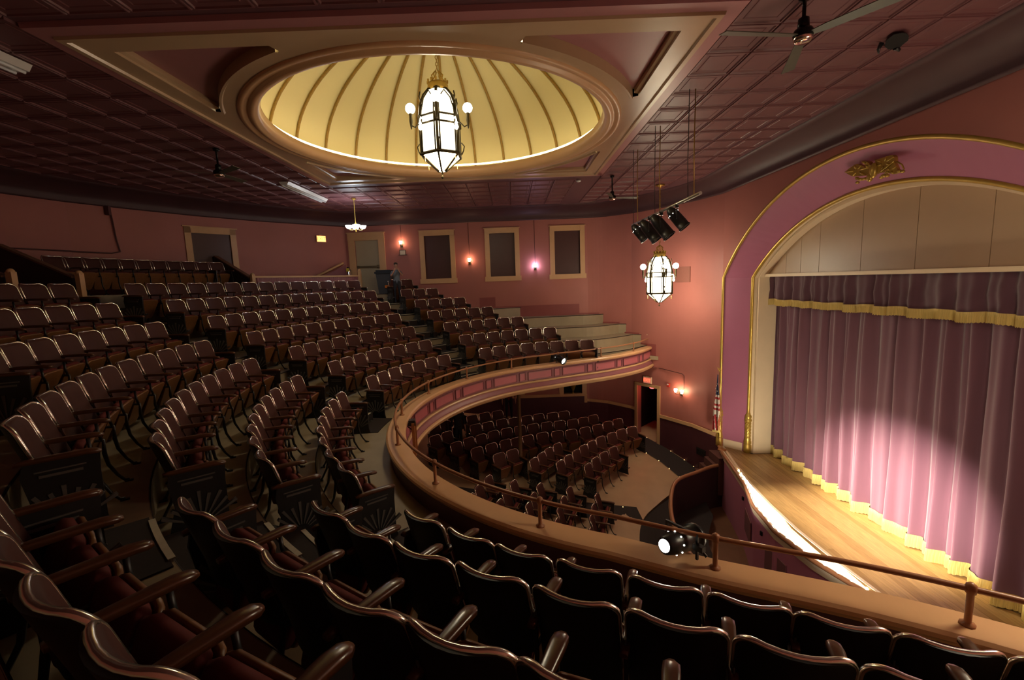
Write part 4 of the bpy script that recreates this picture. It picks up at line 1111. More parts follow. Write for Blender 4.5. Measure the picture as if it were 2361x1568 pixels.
# small three-light chandelier by the balcony door
t = thing('small_chandelier', 'small brass chandelier with white glass bowls near the balcony door', 'chandelier', (-4.72, 13.98, 1.70))
m2 = MB(); m2.lathe([(0, 0), (.03, .02), (.015, .05), (.04, .08), (.02, .12), (.02, .2), (.035, .25), (.012, .3), (.010, .95), (.06, .98), (.07, 1.02), (0, 1.02)], 10); m2.obj('stem', M_gold, t)
for k in range(4):
    a = k * PI / 2 + .4; m2 = MB(); m2.tube([arc_pt(.02, a, .14), arc_pt(.10, a, .06), arc_pt(.18, a, .07), arc_pt(.20, a, .11)], .010, 5); ar = m2.obj('arm', M_gold, t)
    m2 = MB(); m2.lathe([(.02, .10), (.07, .12), (.10, .17), (.11, .20)], 12, (.20 * math.cos(a), .20 * math.sin(a), 0)); m2.obj('glass_bowl', M_minib, ar)
# wall sconces
def sconce(loc, nrm, material, lab, n=1, gap=.2, grp='wall sconces'):
    t = thing('wall_sconce', lab, 'sconce', loc, math.atan2(nrm[1], nrm[0]), grp)
    m2 = MB(); m2.lathe([(0, 0), (.05, 0), (.055, .015), (.0, .02)], 12); 
    m2 = MB(); m2.box((.012, 0, -.02), (.024, .10, .14)); m2.obj('backplate', M_bronze, t)
    for k in range(n):
        y = (k - (n - 1) / 2) * gap
        m3 = MB(); m3.tube([(.02, y * .3, -.03), (.07, y, -.07), (.12, y, -.05), (.125, y, -.01)], .009, 6); m3.lathe([(.012, -.02), (.035, .0), (.030, .015)], 10, (.125, y, 0)); ar = m3.obj('arm', M_bronze, t)
        m3 = MB(); m3.lathe([(.026, .012), (.045, .05), (.05, .09), (.060, .13), (.056, .13), (.0, .10)], 12, (.125, y, 0)); m3.obj('glass_shade', material, ar)
sconce((-4.12, YF, 1.56), (0, -1), M_warmb, 'small warm sconce above the framed notice by the balcony door')
sconce((-1.56, YF, .82), (0, -1), M_warmb, 'small warm sconce between the first and second balcony windows')
sconce((.94, YF, .52), (0, -1), M_coldb, 'violet white sconce between the second and third balcony windows')
wn = Vector((CORNER[4][1] - CORNER[3][1], -(CORNER[4][0] - CORNER[3][0]), 0)).normalized()
sconce((5.62, 14.64, -3.92), (wn.x, wn.y), M_warmb, 'twin warm sconce on the curved wall right of the exit door', 2, .26)
sconce((-2.6, YF, -3.95), (0, -1), M_warmb, 'small warm sconce on the lower far wall under the balcony, left of the post', 2, .26)
sconce((-4.9, YF, -3.95), (0, -1), M_warmb, 'small warm sconce on the lower far wall under the balcony, deepest', 2, .26)
# framed notice
t = thing('framed_notice', 'small framed paper notice hanging below the first balcony sconce', 'notice', (-4.10, YF, 1.27))
m2 = MB(); frame_boxes(m2, -.12, .12, -.10, .10, .02, 0, .025); m2.obj('frame', mat('dark_frame', (.08, .04, .03), .4), t); m2 = MB(); m2.box((0, -.006, 0), (.21, .01, .17)); m2.obj('paper', M_paper, t)

# exit signs
def exit_sign(loc, rz, lab, dark=False):
    t = thing('exit_sign', lab, 'exit sign', loc, rz, 'illuminated exit signs')
    m2 = MB(); m2.box((0, .035, 0), (.34, .06, .24)); m2.obj('housing', M_cream, t)
    m2 = MB(); m2.box((0, .002, 0), (.30, .008, .20)); m2.obj('face', M_exito if dark else mat('exit_face_pink', (.7, .25, .2), .4, emit=(1, .25, .15), estr=.45), t)
    cu = bpy.data.curves.new('exit_text', 'FONT'); cu.body = 'EXIT'; cu.size = .15; cu.align_x = 'CENTER'; cu.align_y = 'CENTER'; cu.extrude = .004
    to = bpy.data.objects.new('exit_text', cu); COL.objects.link(to)
    bpy.context.view_layer.update()
    me = bpy.data.meshes.new_from_object(to.evaluated_get(bpy.context.evaluated_depsgraph_get())); bpy.data.objects.remove(to)
    me.transform(Matrix.Translation((0, -.004, 0)) @ Matrix.Rotation(PI / 2, 4, 'X')); me.materials.clear(); me.materials.append(M_exitr)
    link('letters', me, t)
    m2 = MB(); m2.box((0, .04, .13), (.12, .04, .03)); m2.obj('bracket', M_cream, t)
    return t
exit_sign(bwp(3.9, .06, 1.72)[:2] + (1.72,), ba if False else math.atan2(BACK[0][1] - BACK[1][1], BACK[0][0] - BACK[1][0]), 'glowing orange exit sign on the back wall beside the balcony door', True)
bpy.data.objects['exit_sign'].location = (-6.86, 16.50, 1.82)
v = dp_((D_S0 + D_S1) / 2 + .02, .06, D_Z1 + .25); exit_sign(v, ang, 'glowing red exit sign above the dark lower doorway')
# fire devices and electrical bits on the curved wall
t = thing('fire_alarm', 'small red fire alarm on the curved wall right of the exit sign', 'alarm', (5.36, 15.12, -3.75), ang)
m2 = MB(); m2.box((0, -.02, 0), (.10, .05, .12)); m2.obj('body', M_red, t); m2 = MB(); m2.box((0, -.05, .03), (.06, .02, .04)); m2.obj('strobe', M_white, t)
t = thing('wall_panel', 'square brown speaker grille flush on the pink wall beside the lantern', 'grille', (5.62, 14.66, .05), math.atan2(CORNER[4][1] - CORNER[3][1], CORNER[4][0] - CORNER[3][0]))
m2 = MB(); m2.box((0, -.012, 0), (.62, .024, .50)); m2.obj('grille', mat('brown_grille', (.24, .09, .07), .5, noise=.2, scale=60), t)
t = thing('wall_vent', 'black vent grille low on the maroon wainscot near the stage steps', 'vent', (5.98, 13.80, -5.70), math.atan2(CORNER[5][1] - CORNER[4][1], CORNER[5][0] - CORNER[4][0]))
m2 = MB(); m2.box((0, -.012, 0), (.42, .02, .24)); m2.obj('vent_frame', M_blackm, t)
for i in range(5):
    m2 = MB(); m2.box((0, -.028, -.08 + .04 * i), (.38, .012, .018)); m2.obj('louvre', M_blackm, t)
# urn in the lower niche
t = thing('urn', 'gilt footed urn standing in the dark lower window niche', 'urn', (2.30, YF + .02, -4.47))
m2 = MB(); m2.lathe([(0, 0), (.07, 0), (.05, .03), (.02, .06), (.02, .09), (.05, .14), (.11, .30), (.13, .42), (.10, .46), (.12, .50), (.0, .50)], 16); m2.obj('vase', M_urn, t)
m2 = MB(); m2.box((2.295, YF + .05, -4.50), (.72, .2, .05)); m2.obj('window_sill', M_trim, bpy.data.objects['window_6'])
# iron post under the balcony
t = thing('iron_post', 'slender brown iron post carrying the balcony over the orchestra seats', 'post', (.10, 13.25, zorch(.1, 13.25)))
m2 = MB(); h = -3.2 - zorch(.1, 13.25); m2.lathe([(.11, 0), (.11, .05), (.06, .10), (.055, h - .2), (.08, h - .15), (.12, h - .02), (.12, h)], 12); m2.obj('shaft', mat('brown_post', (.12, .06, .025), .4), t)

# ------------------------------------------------------------------ ceiling things
def fan(x, y, zh, lab, a0, blade=.72):
    t = thing('ceiling_fan', lab, 'ceiling fan', (x, y, zh), 0, 'three-blade ceiling fans')
    top = Z_CEIL - .03 - zh
    m2 = MB(); m2.lathe([(0, .06), (.055, .06), (.05, .16), (.018, .18), (.018, top - .05), (.05, top - .04), (.06, top), (0, top)], 12); m2.obj('down_rod', M_fanm, t)
    m2 = MB(); m2.lathe([(0, -.06), (.06, -.06), (.085, -.045), (.09, -.02)], 16); m2.obj('hub_cap', M_chrome, t)
    m2 = MB(); m2.lathe([(.09, -.02), (.095, .03), (.08, .06), (.0, .065)], 16); m2.obj('motor', M_fanm, t)
    for k in range(3):
        a = a0 + k * 2 * PI / 3; R = Matrix.Rotation(a, 3, 'Z') @ Matrix.Rotation(-.22, 3, 'X')
        m2 = MB(); q = [(.08, -.035, 0), (.2, -.05, 0), (blade, -.068, 0), (blade, .068, 0), (.2, .05, 0), (.08, .035, 0)]
        m2.prism([tuple(R @ Vector(p)) for p in q], tuple(R @ Vector((0, 0, .008)))); m2.obj('blade', M_blade, t)
fan(3.01, 4.79, 2.34, 'grey three-blade ceiling fan nearest the camera above the proscenium side', math.radians(187), .86)
fan(2.78, 12.23, 2.14, 'grey three-blade ceiling fan beyond the coffer near the stage lamps', math.radians(10))
fan(-5.5, 8.8, 2.25, 'dark three-blade ceiling fan left of the coffer', math.radians(-35))
def fluor(x, y, lab):
    t = thing('fluorescent_fixture', lab, 'light fixture', (x, y, Z_CEIL - .03), 0, 'unlit fluorescent ceiling fixtures')
    m2 = MB(); m2.prism([(-.13, -1.2, 0), (.13, -1.2, 0), (.08, -1.2, -.07), (-.08, -1.2, -.07)], (0, 2.4, 0)); m2.obj('housing', M_white, t)
    for s in (-1, 1):
        m2 = MB(); m2.tube([(s * .055, -1.17, -.09), (s * .055, 1.17, -.09)], .018, 8); m2.obj('tube', M_tube, t)
fluor(-5.62, 12.75, 'white unlit fluorescent fixture on the ceiling left beyond the dome'); fluor(-5.62, 4.35, 'white unlit fluorescent fixture on the ceiling at left edge')
t = thing('ceiling_hole', 'ragged black hole with hanging flaps in the tin ceiling over the proscenium side', 'hole', (4.70, 5.72, Z_CEIL - .045))
m2 = MB(); m2.prism([(x - 4.70, y - 5.72, -.004) for (x, y) in ((4.56, 5.68), (4.54, 5.55), (4.62, 5.52), (4.68, 5.54), (4.76, 5.60), (4.84, 5.70), (4.86, 5.80), (4.9, 5.91), (4.77, 5.9), (4.66, 5.82))], (0, 0, .004)); m2.obj('opening', M_dark, t)  # flat black patch; the dark inside the hole is put into its colour
m2 = MB(); m2.tube([(.13, .15, 0), (.20, .17, -.02), (.24, .22, -.015)], [.03, .018, .006], 5); m2.obj('flap', M_blackm, t); m2 = MB(); m2.tube([(-.14, .02, 0), (-.16, .04, -.06), (-.15, .05, -.11)], [.03, .02, .008], 5); m2.obj('flap', M_blackm, t)
t = thing('smoke_detector', 'small white smoke detector on the ceiling beyond the coffer', 'detector', (1.95, 11.9 + .75, Z_CEIL - .03)); m2 = MB(); m2.lathe([(0, 0), (.07, 0), (.065, -.03), (.03, -.045), (0, -.045)], 12); m2.obj('body', M_white, t)

# lighting batten with four spotlights
BX, BZ = 2.75, 1.17
t = thing('lighting_batten', 'steel pipe batten hung from the ceiling carrying four black stage lamps', 'batten', (BX, 8.4, BZ))
m2 = MB(); m2.tube([(0, -1.85, 0), (0, 1.75, 0)], .026, 8); m2.obj('pipe', M_alu, t)
for i, (yy, sw) in enumerate(((6.9, .0), (8.45, 0), (9.9, 0))):
    m2 = MB(); m2.tube([(-.04, yy - 8.4, 0), (-.05, yy - 8.4, .5), (-.04, yy - 8.4, Z_CEIL - BZ - .03)], .006, 5); m2.obj('black_cable', M_blackm, t)
    m2 = MB(); m2.tube([(.05, yy - 8.4, 0), (.04, yy - 8.4, .7), (.05, yy - 8.4, Z_CEIL - BZ - .03)], .008, 5); m2.obj('yellow_cable', M_brass, t)
def spotlight(loc, yaw, pitch, lab, scale=1.0, dots=True, hood=False):
    """hanging can light: origin at the clamp on the pipe; beam direction given by yaw and downward pitch"""
    t = thing('stage_lamp', lab, 'stage lamp', loc, yaw, 'black stage lamps')
    s = scale; m2 = MB(); m2.box((0, 0, -.01), (.06 * s, .05 * s, .08 * s)); m2.obj('clamp', M_blackm, t)
    m2 = MB(); m2.tube([(0, 0, -.05), (0, 0, -.09 * s), (0, .13 * s, -.10 * s), (0, .135 * s, -.28 * s)], .010, 5); m2.tube([(0, 0, -.09 * s), (0, -.13 * s, -.10 * s), (0, -.135 * s, -.28 * s)], .010, 5); m2.obj('yoke', M_blackm, t)
    R = Matrix.Rotation(pitch, 3, 'Y'); c = Vector((0, 0, -.25 * s))
    m2 = MB(); pf = [(.0, -.26), (.05, -.26), (.085, -.20), (.11, -.10), (.115, .10), (.115, .22), (.125, .22), (.125, .25), (.105, .25)]
    m2.lathe([(r * s, z * s) for (r, z) in pf], 16); 
    Q = Matrix.Rotation(PI / 2, 3, 'Y')
    m2.v = [tuple(c + R @ (Q @ Vector(v))) for v in m2.v]; bd = m2.obj('can', M_blackm, t)
    m2 = MB(); m2.lathe([(.108 * s, .20 * s), (.0, .215 * s)], 16); m2.v = [tuple(c + R @ (Q @ Vector(v))) for v in m2.v]; m2.obj('lens', mat('dark_lens', (.05, .05, .05), .1), bd)
    if dots:
        m2 = MB()
        for k in range(8):
            a = k * PI / 4; m2.sphere((.108 * s * math.cos(a), .108 * s * math.sin(a), -.11 * s), .011 * s, 6, 4)
        m2.v = [tuple(c + R @ (Q @ Vector(v))) for v in m2.v]; m2.obj('vent_hole', mat('glowing_vent', (.8, .8, .7), .4, emit=(1, .97, .85), estr=3), bd)
    return t
for i, (yy, dt) in enumerate(((9.62, True), (8.90, False), (8.22, False), (7.45, True))):
    spotlight((BX, yy, BZ - .02), math.radians(-25), math.radians(52), 'black stage lamp on the ceiling batten, %s from the far end%s' % (ORD[i + 1], ', with glowing vent holes' if dt else ', dark and hooded'), 0.82 if dt else 0.98, dt)
# rail spots
def rail_spot(post, yaw, pitch, lab, open_rear):
    t = thing('rail_spotlight', lab, 'spotlight', post, yaw, 'lit rail spotlights')
    R = Matrix.Rotation(pitch, 3, 'Y'); Q = Matrix.Rotation(PI / 2, 3, 'Y'); c = Vector((0, .16, .0))
    def P_(mb): mb.v = [tuple(c + R @ (Q @ Vector(v))) for v in mb.v]
    m2 = MB(); m2.lathe([(.055, -.21), (.075, -.20), (.095, -.10), (.10, .0), (.10, .20), (.115, .20), (.115, .24), (.09, .24)], 16); P_(m2); bd = m2.obj('can', M_blackm, t)
    m2 = MB(); m2.lathe([(.09, .19), (.0, .20)], 16); P_(m2); m2.obj('lens', M_lens, bd)
    m2 = MB(); m2.lathe([(.07, -.198), (.0, -.200)], 14); P_(m2); m2.obj('rear_opening', M_lens if open_rear else M_blackm, bd)
    m2 = MB()
    for k in range(9):
        a = k * 2 * PI / 9 + .3; m2.sphere((.098 * math.cos(a), .098 * math.sin(a), -.07), .009, 6, 4)
    P_(m2); m2.obj('vent_hole', MATS['glowing_vent'], bd)
    m2 = MB(); m2.box((.04, .01, .0), (.02, .02, .22)); m2.box((.04, .31, .0), (.02, .02, .22)); m2.box((.04, .16, .11), (.02, .32, .02)); m2.obj('yoke', M_blackm, t)
    m2 = MB(); m2.box((.02, -.02, .02), (.05, .09, .05)); m2.tube([(.02, -.02, .02), (.02, -.09, -.03)], .012, 6); m2.obj('clamp', M_blackm, t)
    return t
def postxy(n):
    i = k0 + n * 16; return off(i, .10)
k0 = anchor % 16
pn = off(anchor, .125); pfar_i = min(range(k0, len(RAILP) - 3, 16), key=lambda i: math.hypot(RAILP[i][0] - 1.75, RAILP[i][1] - 13.6)); pf_ = off(pfar_i, .125)
rail_spot((pn[0] - .16, pn[1] + .02, ZCAP + .16), math.radians(35), math.radians(10), 'lit black spotlight clamped to the near pipe rail, rear opening glowing', True)
rail_spot((pf_[0] - .10, pf_[1] - .10, ZCAP + .12), math.radians(-55), math.radians(16), 'lit black spotlight on the far pipe rail with white glowing lens', True)
def beam(loc, tgt, power, size, blend, col, rad=.06):
    l = bpy.data.lights.new('spot_beam', 'SPOT'); l.energy = power; l.spot_size = size; l.spot_blend = blend; l.color = col; l.shadow_soft_size = rad
    o = bpy.data.objects.new('spot_beam', l); COL.objects.link(o); o.location = loc
    d = Vector(tgt) - Vector(loc); o.rotation_euler = d.to_track_quat('-Z', 'Y').to_euler()
beam((pn[0] + .25, pn[1] + .30, ZCAP + .16), (7.3, 8.2, -4.6), L_SPOT, math.radians(30), 1.0, (1, .90, .74))
beam((pf_[0] + .22, pf_[1] - .42, ZCAP + .10), (7.3, 8.5, -4.7), L_SPOT, math.radians(30), 1.0, (1, .90, .74))

# bracket box on the balcony front (left end) 
bi_ = min(range(len(RAILP)), key=lambda i: math.hypot(RAILP[i][0] + 1.85, RAILP[i][1] - 7.9)); bx, by = off(bi_, -.14)
t = thing('balcony_lamp_bracket', 'black clamp with orange wooden board hanging on the balcony front', 'bracket', (bx, by, -2.75), math.atan2(NRM[bi_][1], NRM[bi_][0]))
m2 = MB(); m2.box((0, 0, -.05), (.05, .20, .62)); m2.box((.03, .06, -.05), (.03, .03, .6)); m2.obj('board', M_woodb, t); m2 = MB(); m2.box((-.02, 0, .26), (.12, .14, .10)); m2.tube([(-.08, 0, .26), (-.1, 0, .18), (-.04, .02, .12)], .012, 5); m2.obj('clamp', M_blackm, t)

# ------------------------------------------------------------------ gilded eagle on the arch
t = thing('eagle_emblem', 'gilded relief eagle with spread wings and flags on the arch crown', 'emblem', (XO + .18, YC - .05, 1.78))
def relief(pts, th, name='wing', bump=.0):
    m2 = MB(); m2.prism([(0, y, z) for (y, z) in pts], (-th, 0, 0)); return m2
# +y appears to the left in the hall
EY, EZ = YC - .05, 1.78
def ez(pts): return [(y - EY - .15, z - EZ - .03) for (y, z) in pts]
LW_ = ez([(8.81, 1.86), (8.7, 1.9), (8.58, 1.93), (8.51, 1.93), (8.41, 1.88), (8.31, 1.82), (8.24, 1.8), (8.23, 1.7), (8.3, 1.68), (8.48, 1.71), (8.6, 1.73), (8.69, 1.78)])
HD_ = ez([(8.37, 1.94), (8.33, 1.94), (8.25, 1.9), (8.15, 1.82), (8.08, 1.78), (8.1, 1.75), (8.24, 1.8), (8.31, 1.88)])
RW_ = ez([(8.12, 1.9), (8.0, 1.89), (7.87, 1.89), (7.76, 1.88), (7.72, 1.84), (7.71, 1.77), (7.78, 1.73), (7.87, 1.68), (7.98, 1.65), (8.04, 1.66), (8.08, 1.78)])
FL_ = ez([(7.85, 1.68), (7.73, 1.76), (7.68, 1.68), (7.63, 1.57), (7.73, 1.57), (7.83, 1.61), (7.92, 1.61)])
for nm, pts, th in (('wing', LW_, .06), ('head', HD_, .09), ('wing', RW_, .06), ('draped_flag', FL_, .05)):
    m2 = relief(pts, th); cy_ = sum(p[0] for p in pts) / len(pts); cz_ = sum(p[1] for p in pts) / len(pts)
    n_ = len(pts)
    for i in range(0, n_, 2):
        m2.tube([(-th - .004, cy_ * .7 + pts[i][0] * .3, cz_ * .7 + pts[i][1] * .3), (-th - .008, cy_ * .35 + pts[i][0] * .65, cz_ * .35 + pts[i][1] * .65), (-th, pts[i][0], pts[i][1])], [.016, .018, .006], 5)
    m2.obj(nm, M_gold, t)
def e1(y, z): return ez([(y, z)])[0]
m2 = MB(); a = e1(8.10, 1.72); m2.sphere((-.08, a[0], a[1]), (.06, .07, .13), 12, 8); m2.obj('body', M_gold, t)
m2 = MB(); a = e1(8.15, 1.61); m2.sphere((-.10, a[0], a[1]), (.045, .055, .07), 10, 7); m2.obj('shield', M_gold, t)
m2 = MB()
for (y, z) in ((8.51, 1.68), (8.46, 1.65), (8.42, 1.64), (8.36, 1.63), (8.31, 1.63), (8.27, 1.62), (8.49, 1.6), (7.96, 1.57), (7.93, 1.59), (7.9, 1.58), (7.84, 1.57), (7.55, 1.57), (7.61, 1.59)):
    a = e1(y, z); m2.sphere((-.05, a[0], a[1]), (.035, .032, .026), 8, 5)
m2.tube([(-.05,) + e1(y, z) for (y, z) in ((7.67, 1.75), (7.57, 1.68), (7.53, 1.6), (7.55, 1.57), (7.61, 1.59))], .013, 6); m2.obj('laurel', M_gold, t)
m2 = MB(); m2.tube([(-.075,) + e1(y, z) for (y, z) in ((8.01, 1.64), (7.7, 1.77))], .011, 6); m2.obj('staff', M_gold, t)

# ------------------------------------------------------------------ flag
t = thing('us_flag', 'furled American flag with gold fringe on a pole by the arch', 'flag', (6.03, 12.80, Z_STAGE))
m2 = MB(); m2.tube([(.10, -.08, 0), (.0, 0, 2.35)], .014, 8); m2.lathe([(0, 0), (.13, 0), (.12, .02), (.04, .04), (.0, .05)], 12, (.10, -.08, 0)); m2.obj('pole', M_woodb, t)
m2 = MB(); m2.sphere((0, 0, 2.42), (.03, .03, .05), 8, 6); m2.tube([(0, -.13, 2.47), (0, -.05, 2.44), (0, .05, 2.44), (0, .13, 2.48)], [.008, .022, .022, .008], 6); m2.obj('eagle_finial', M_gold, t)
# cloth: narrow cone of folds, stripes and canton as faces of one draped sheet
fd = MB(); nu, nv = 26, 26
def fp(u, v):
    z = 2.28 - v * 1.72; w = .035 + .17 * min(1, v * 1.7) - .03 * max(0, v - .75)
    y = .02 + (u - .42) * 2 * w + .02 * math.sin(v * 9 + u * 3); xx = -.03 - .05 * math.sin(u * 11 + v * 2.5) * min(1, v * 2)
    return (xx, y, z - .10 * u * v)
for i in range(nv):
    for j in range(nu):
        u0, u1, v0, v1 = j / nu, (j + 1) / nu, i / nv, (i + 1) / nv; u, v_ = (u0 + u1) / 2, (v0 + v1) / 2
        if v_ < .34: mi = 0
        elif v_ < .68: mi = 1 + int((v_ - .34) / .049) % 2 if False else (2 if int((v_ - .34) / .049) % 2 == 0 else 1)
        elif v_ < .71: mi = 3
        else: mi = 2 if int((u + (v_ - .7) * .6) * 7) % 2 == 0 else 1
        if v_ > .95 or (v_ > .71 and (u < .06)): mi = 3
        fd.add([fp(u0, v0), fp(u1, v0), fp(u1, v1), fp(u0, v1)], [(0, 1, 2, 3)], True, mi)
fd.obj('flag_cloth', [M_flagb, M_flagr, M_flagw, M_fringe], t)
m2 = MB()
for (u, v_) in ((.3, .16), (.55, .19), (.35, .23), (.7, .24), (.2, .28), (.5, .28), (.8, .31), (.32, .32)):
    x, y, z = fp(u, v_); pts = []
    for q in range(10):
        a = PI / 2 + q * PI / 5; r = .024 if q % 2 == 0 else .010; pts.append((x - .022, y + r * math.cos(a), z + r * math.sin(a)))
    m2.prism(pts, (.004, 0, 0))
m2.obj('star', M_flagw, t)

# ------------------------------------------------------------------ rear of the balcony
def radial_wall(th, lab):
    t = thing('sloped_side_wall', lab, 'partition', (0, 0, 0), group='sloped walls beside the rear seat bank')
    a = math.radians(th); d = Vector((math.cos(a), math.sin(a), 0)); e = Vector((-d.y, d.x, 0)) * .05
    def q(r, z): return (CX + d.x * r, CY + d.y * r, z)
    pl = [q(11.45, -.25), q(13.2, -.25), q(13.2, 1.10), q(12.95, 1.10), q(11.45, .40)]
    m2 = MB(); m2.prism([tuple(Vector(p) - e) for p in pl], tuple(e * 2)); m2.obj('wall_board', mat('dark_plum_board', (.03, .014, .014), .6), t)
    m2 = MB(); m2.prism([tuple(Vector(p) - e * 1.3) for p in (q(11.45, .40), q(12.95, 1.10), q(12.95, 1.14), q(11.45, .44))], tuple(e * 2.6)); m2.obj('wall_cap', mat('brown_wall_cap', (.16, .08, .05), .5), t)
    m2 = MB(); x, y, _ = q(11.35, 0); m2.box((x, y, .12), (.10, .10, .74), Matrix.Rotation(a, 3, 'Z')); m2.sphere((x, y, .49), (.06, .06, .06), 10, 6); m2.obj('newel', M_trim, t)
radial_wall(155.0, 'dark sloped side wall with tan newel nearer the balcony door'); radial_wall(177.0, 'dark sloped side wall with tan newel on the stairwell side'); radial_wall(183.2, 'dark sloped side wall with tan newel at the left edge')
mb = MB(); sector(mb, 11.45, 13.6, math.radians(155.2), math.radians(176.8), zrow(7), zrow(7) + .28, 10); mb.obj('floor_rear_bank', M_floor, kind='structure')
# beadboard partition
t = thing('beadboard_partition', 'low mauve beadboard partition with tan rail behind the last row', 'partition', (0, 0, 0))
nb = 46
bm_cache = MB()
for i in range(nb):
    th = math.radians(136.3 + (154.2 - 136.3) * (i + .5) / nb); x, y = polar(11.4, th); m2 = MB(); m2.box((0, 0, .32), (.02, .072, .66)); o = m2.obj('bead_board', M_front, t); o.location = (x, y, zrow(7)); o.rotation_euler = (0, 0, th)
m2 = MB(); sector(m2, 11.36, 11.46, math.radians(136), math.radians(154.6), zrow(7) + .65, zrow(7) + .70, 16); m2.obj('top_rail', M_trim, t)
m2 = MB(); x, y = polar(11.4, math.radians(135.9)); m2.box((x, y, .18), (.1, .1, .86)); m2.sphere((x, y, .62), .06, 10, 6); m2.obj('newel', M_trim, t)
t = thing('stair_handrail', 'sloping tan handrail by the back wall left of the balcony door', 'handrail', (0, 0, 0))
m2 = MB(); m2.tube([(-7.15, 16.25, .42), (-6.3, 16.95, .95)], .045, 8); m2.obj('rail', M_trim, t); m2 = MB(); m2.prism([(-7.05, 16.36, -.3), (-6.25, 17.02, -.3), (-6.25, 17.02, .88), (-7.05, 16.36, .36)], (.02, -.03, 0)); m2.obj('stair_board', M_front, t)
# fire extinguisher and waste bin beside the door
t = thing('fire_extinguisher', 'silver fire extinguisher with yellow tag left of the balcony door', 'extinguisher', (-6.10, 16.85, .18))
m2 = MB(); m2.lathe([(0, 0), (.085, 0), (.09, .03), (.09, .42), (.06, .50), (.03, .53), (0, .53)], 14); m2.obj('bottle', M_silver, t); m2 = MB(); m2.box((0, 0, .57), (.05, .12, .06)); m2.tube([(0, .03, .56), (.05, .1, .5), (.06, .1, .2)], .012, 6); m2.obj('valve_hose', M_blackm, t); m2 = MB(); m2.box((0, -.075, .50), (.10, .01, .12)); m2.obj('tag', M_yellow, t)
t = thing('waste_bin', 'tall grey waste bin with black lid right of the balcony door', 'bin', (-4.60, 16.35, zrow(7)))
m2 = MB(); m2.grid([[(-.20, -.20, 0), (.20, -.20, 0), (.20, .20, 0), (-.20, .20, 0)], [(-.27, -.25, .78), (.27, -.25, .78), (.27, .25, .78), (-.27, .25, .78)]], False, wrap=True); m2.obj('body', M_bingrey, t)
m2 = MB(); m2.prism([(-.30, -.28, .72), (.30, -.28, .72), (.30, .28, .72), (-.30, .28, .72)], (0, 0, .07)); m2.prism([(-.26, -.24, .79), (.26, -.24, .79), (.26, .24, .79), (-.26, .24, .79)], (0, 0, .06)); m2.obj('lid', M_bin, t)
m2 = MB(); m2.box((.10, -.245, .25), (.12, .01, .10)); m2.obj('sticker', mat('orange_sticker', (.5, .13, .01), .6), t)
# conduits on the walls
def conduit(pts, r, lab):
    m2 = MB(); m2.tube(pts, r, 6); m2.obj('conduit', mat('maroon_conduit', (.10, .035, .035), .5), label=lab, cat='conduit', group='painted wall conduits')
def bpt(f, z, d=.03):
    s = f * (len(BACK) - 1); j = min(int(s), len(BACK) - 2); q = s - j; p0, p1 = BACK[j], BACK[j + 1]
    return (p0[0] + (p1[0] - p0[0]) * q + d, p0[1] + (p1[1] - p0[1]) * q - d, z)
conduit([bpt(.62, 2.25), bpt(.615, 1.5), bpt(.61, 1.17), bpt(.63, 1.12), bpt(.70, 1.13)] + [bpt(.75 + .05 * i, 1.14) for i in range(5)], .018, 'dark painted conduit running down and left along the back wall')
m2 = MB(); m2.box((0, 0, 0), (.10, .08, .22)); o = m2.obj('junction_box', mat('maroon_box', (.09, .03, .03), .5), label='dark junction box high on the back wall above the conduit', cat='box'); o.location = bpt(.625, 2.2, .05)
conduit([(5.12, 15.44, -3.2), (5.62, 14.6, -3.25), (5.66, 14.52, -3.3), (5.66, 14.52, -3.75)], .012, 'thin conduit from the balcony end to the twin sconce')
for x, zt, zb in ((-4.12, 2.3, 1.66), (-1.56, 2.3, .95), (.94, 2.3, .68)): conduit([(x, YF - .012, zt), (x, YF - .012, zb)], .007, 'thin wire dropping to the sconce %s' % {-4.12: 'by the balcony door', -1.56: 'between first and second windows', .94: 'between second and third windows'}[x])

# ------------------------------------------------------------------ people
def person(name, lab, loc, rz, joints, mats, zsplit, hair, scale=1.0):
    """joints: list of (x,y,z,r,parent); one continuous skinned body"""
    me = bpy.data.meshes.new('body'); me.from_pydata([j[:3] for j in joints], [(i, j[4]) for i, j in enumerate(joints) if j[4] is not None], [])
    o = bpy.data.objects.new('body', me); COL.objects.link(o)
    md = o.modifiers.new('skin', 'SKIN'); md.use_smooth_shade = True
    for i, j in enumerate(joints):
        sv = me.skin_vertices[0].data[i]; rr_ = j[3] if isinstance(j[3], tuple) else (j[3], j[3]); sv.radius = rr_; sv.use_root = (i == 0)
    o.modifiers.new('sub', 'SUBSURF').levels = 1
    bpy.context.view_layer.update()
    m2 = bpy.data.meshes.new_from_object(o.evaluated_get(bpy.context.evaluated_depsgraph_get())); bpy.data.objects.remove(o)
    m2.materials.clear()
    for m in mats: m2.materials.append(m)
    for p in m2.polygons:
        p.material_index = zsplit(p.center); p.use_smooth = True
    t = thing(name, lab, 'person', loc, rz); t.scale = (scale,) * 3
    link('body', m2, t)
    mb = MB()
    for (c, r) in hair: mb.sphere(c, r, 12, 8)
    mb.obj('hair', M_hairb, t)
    return t
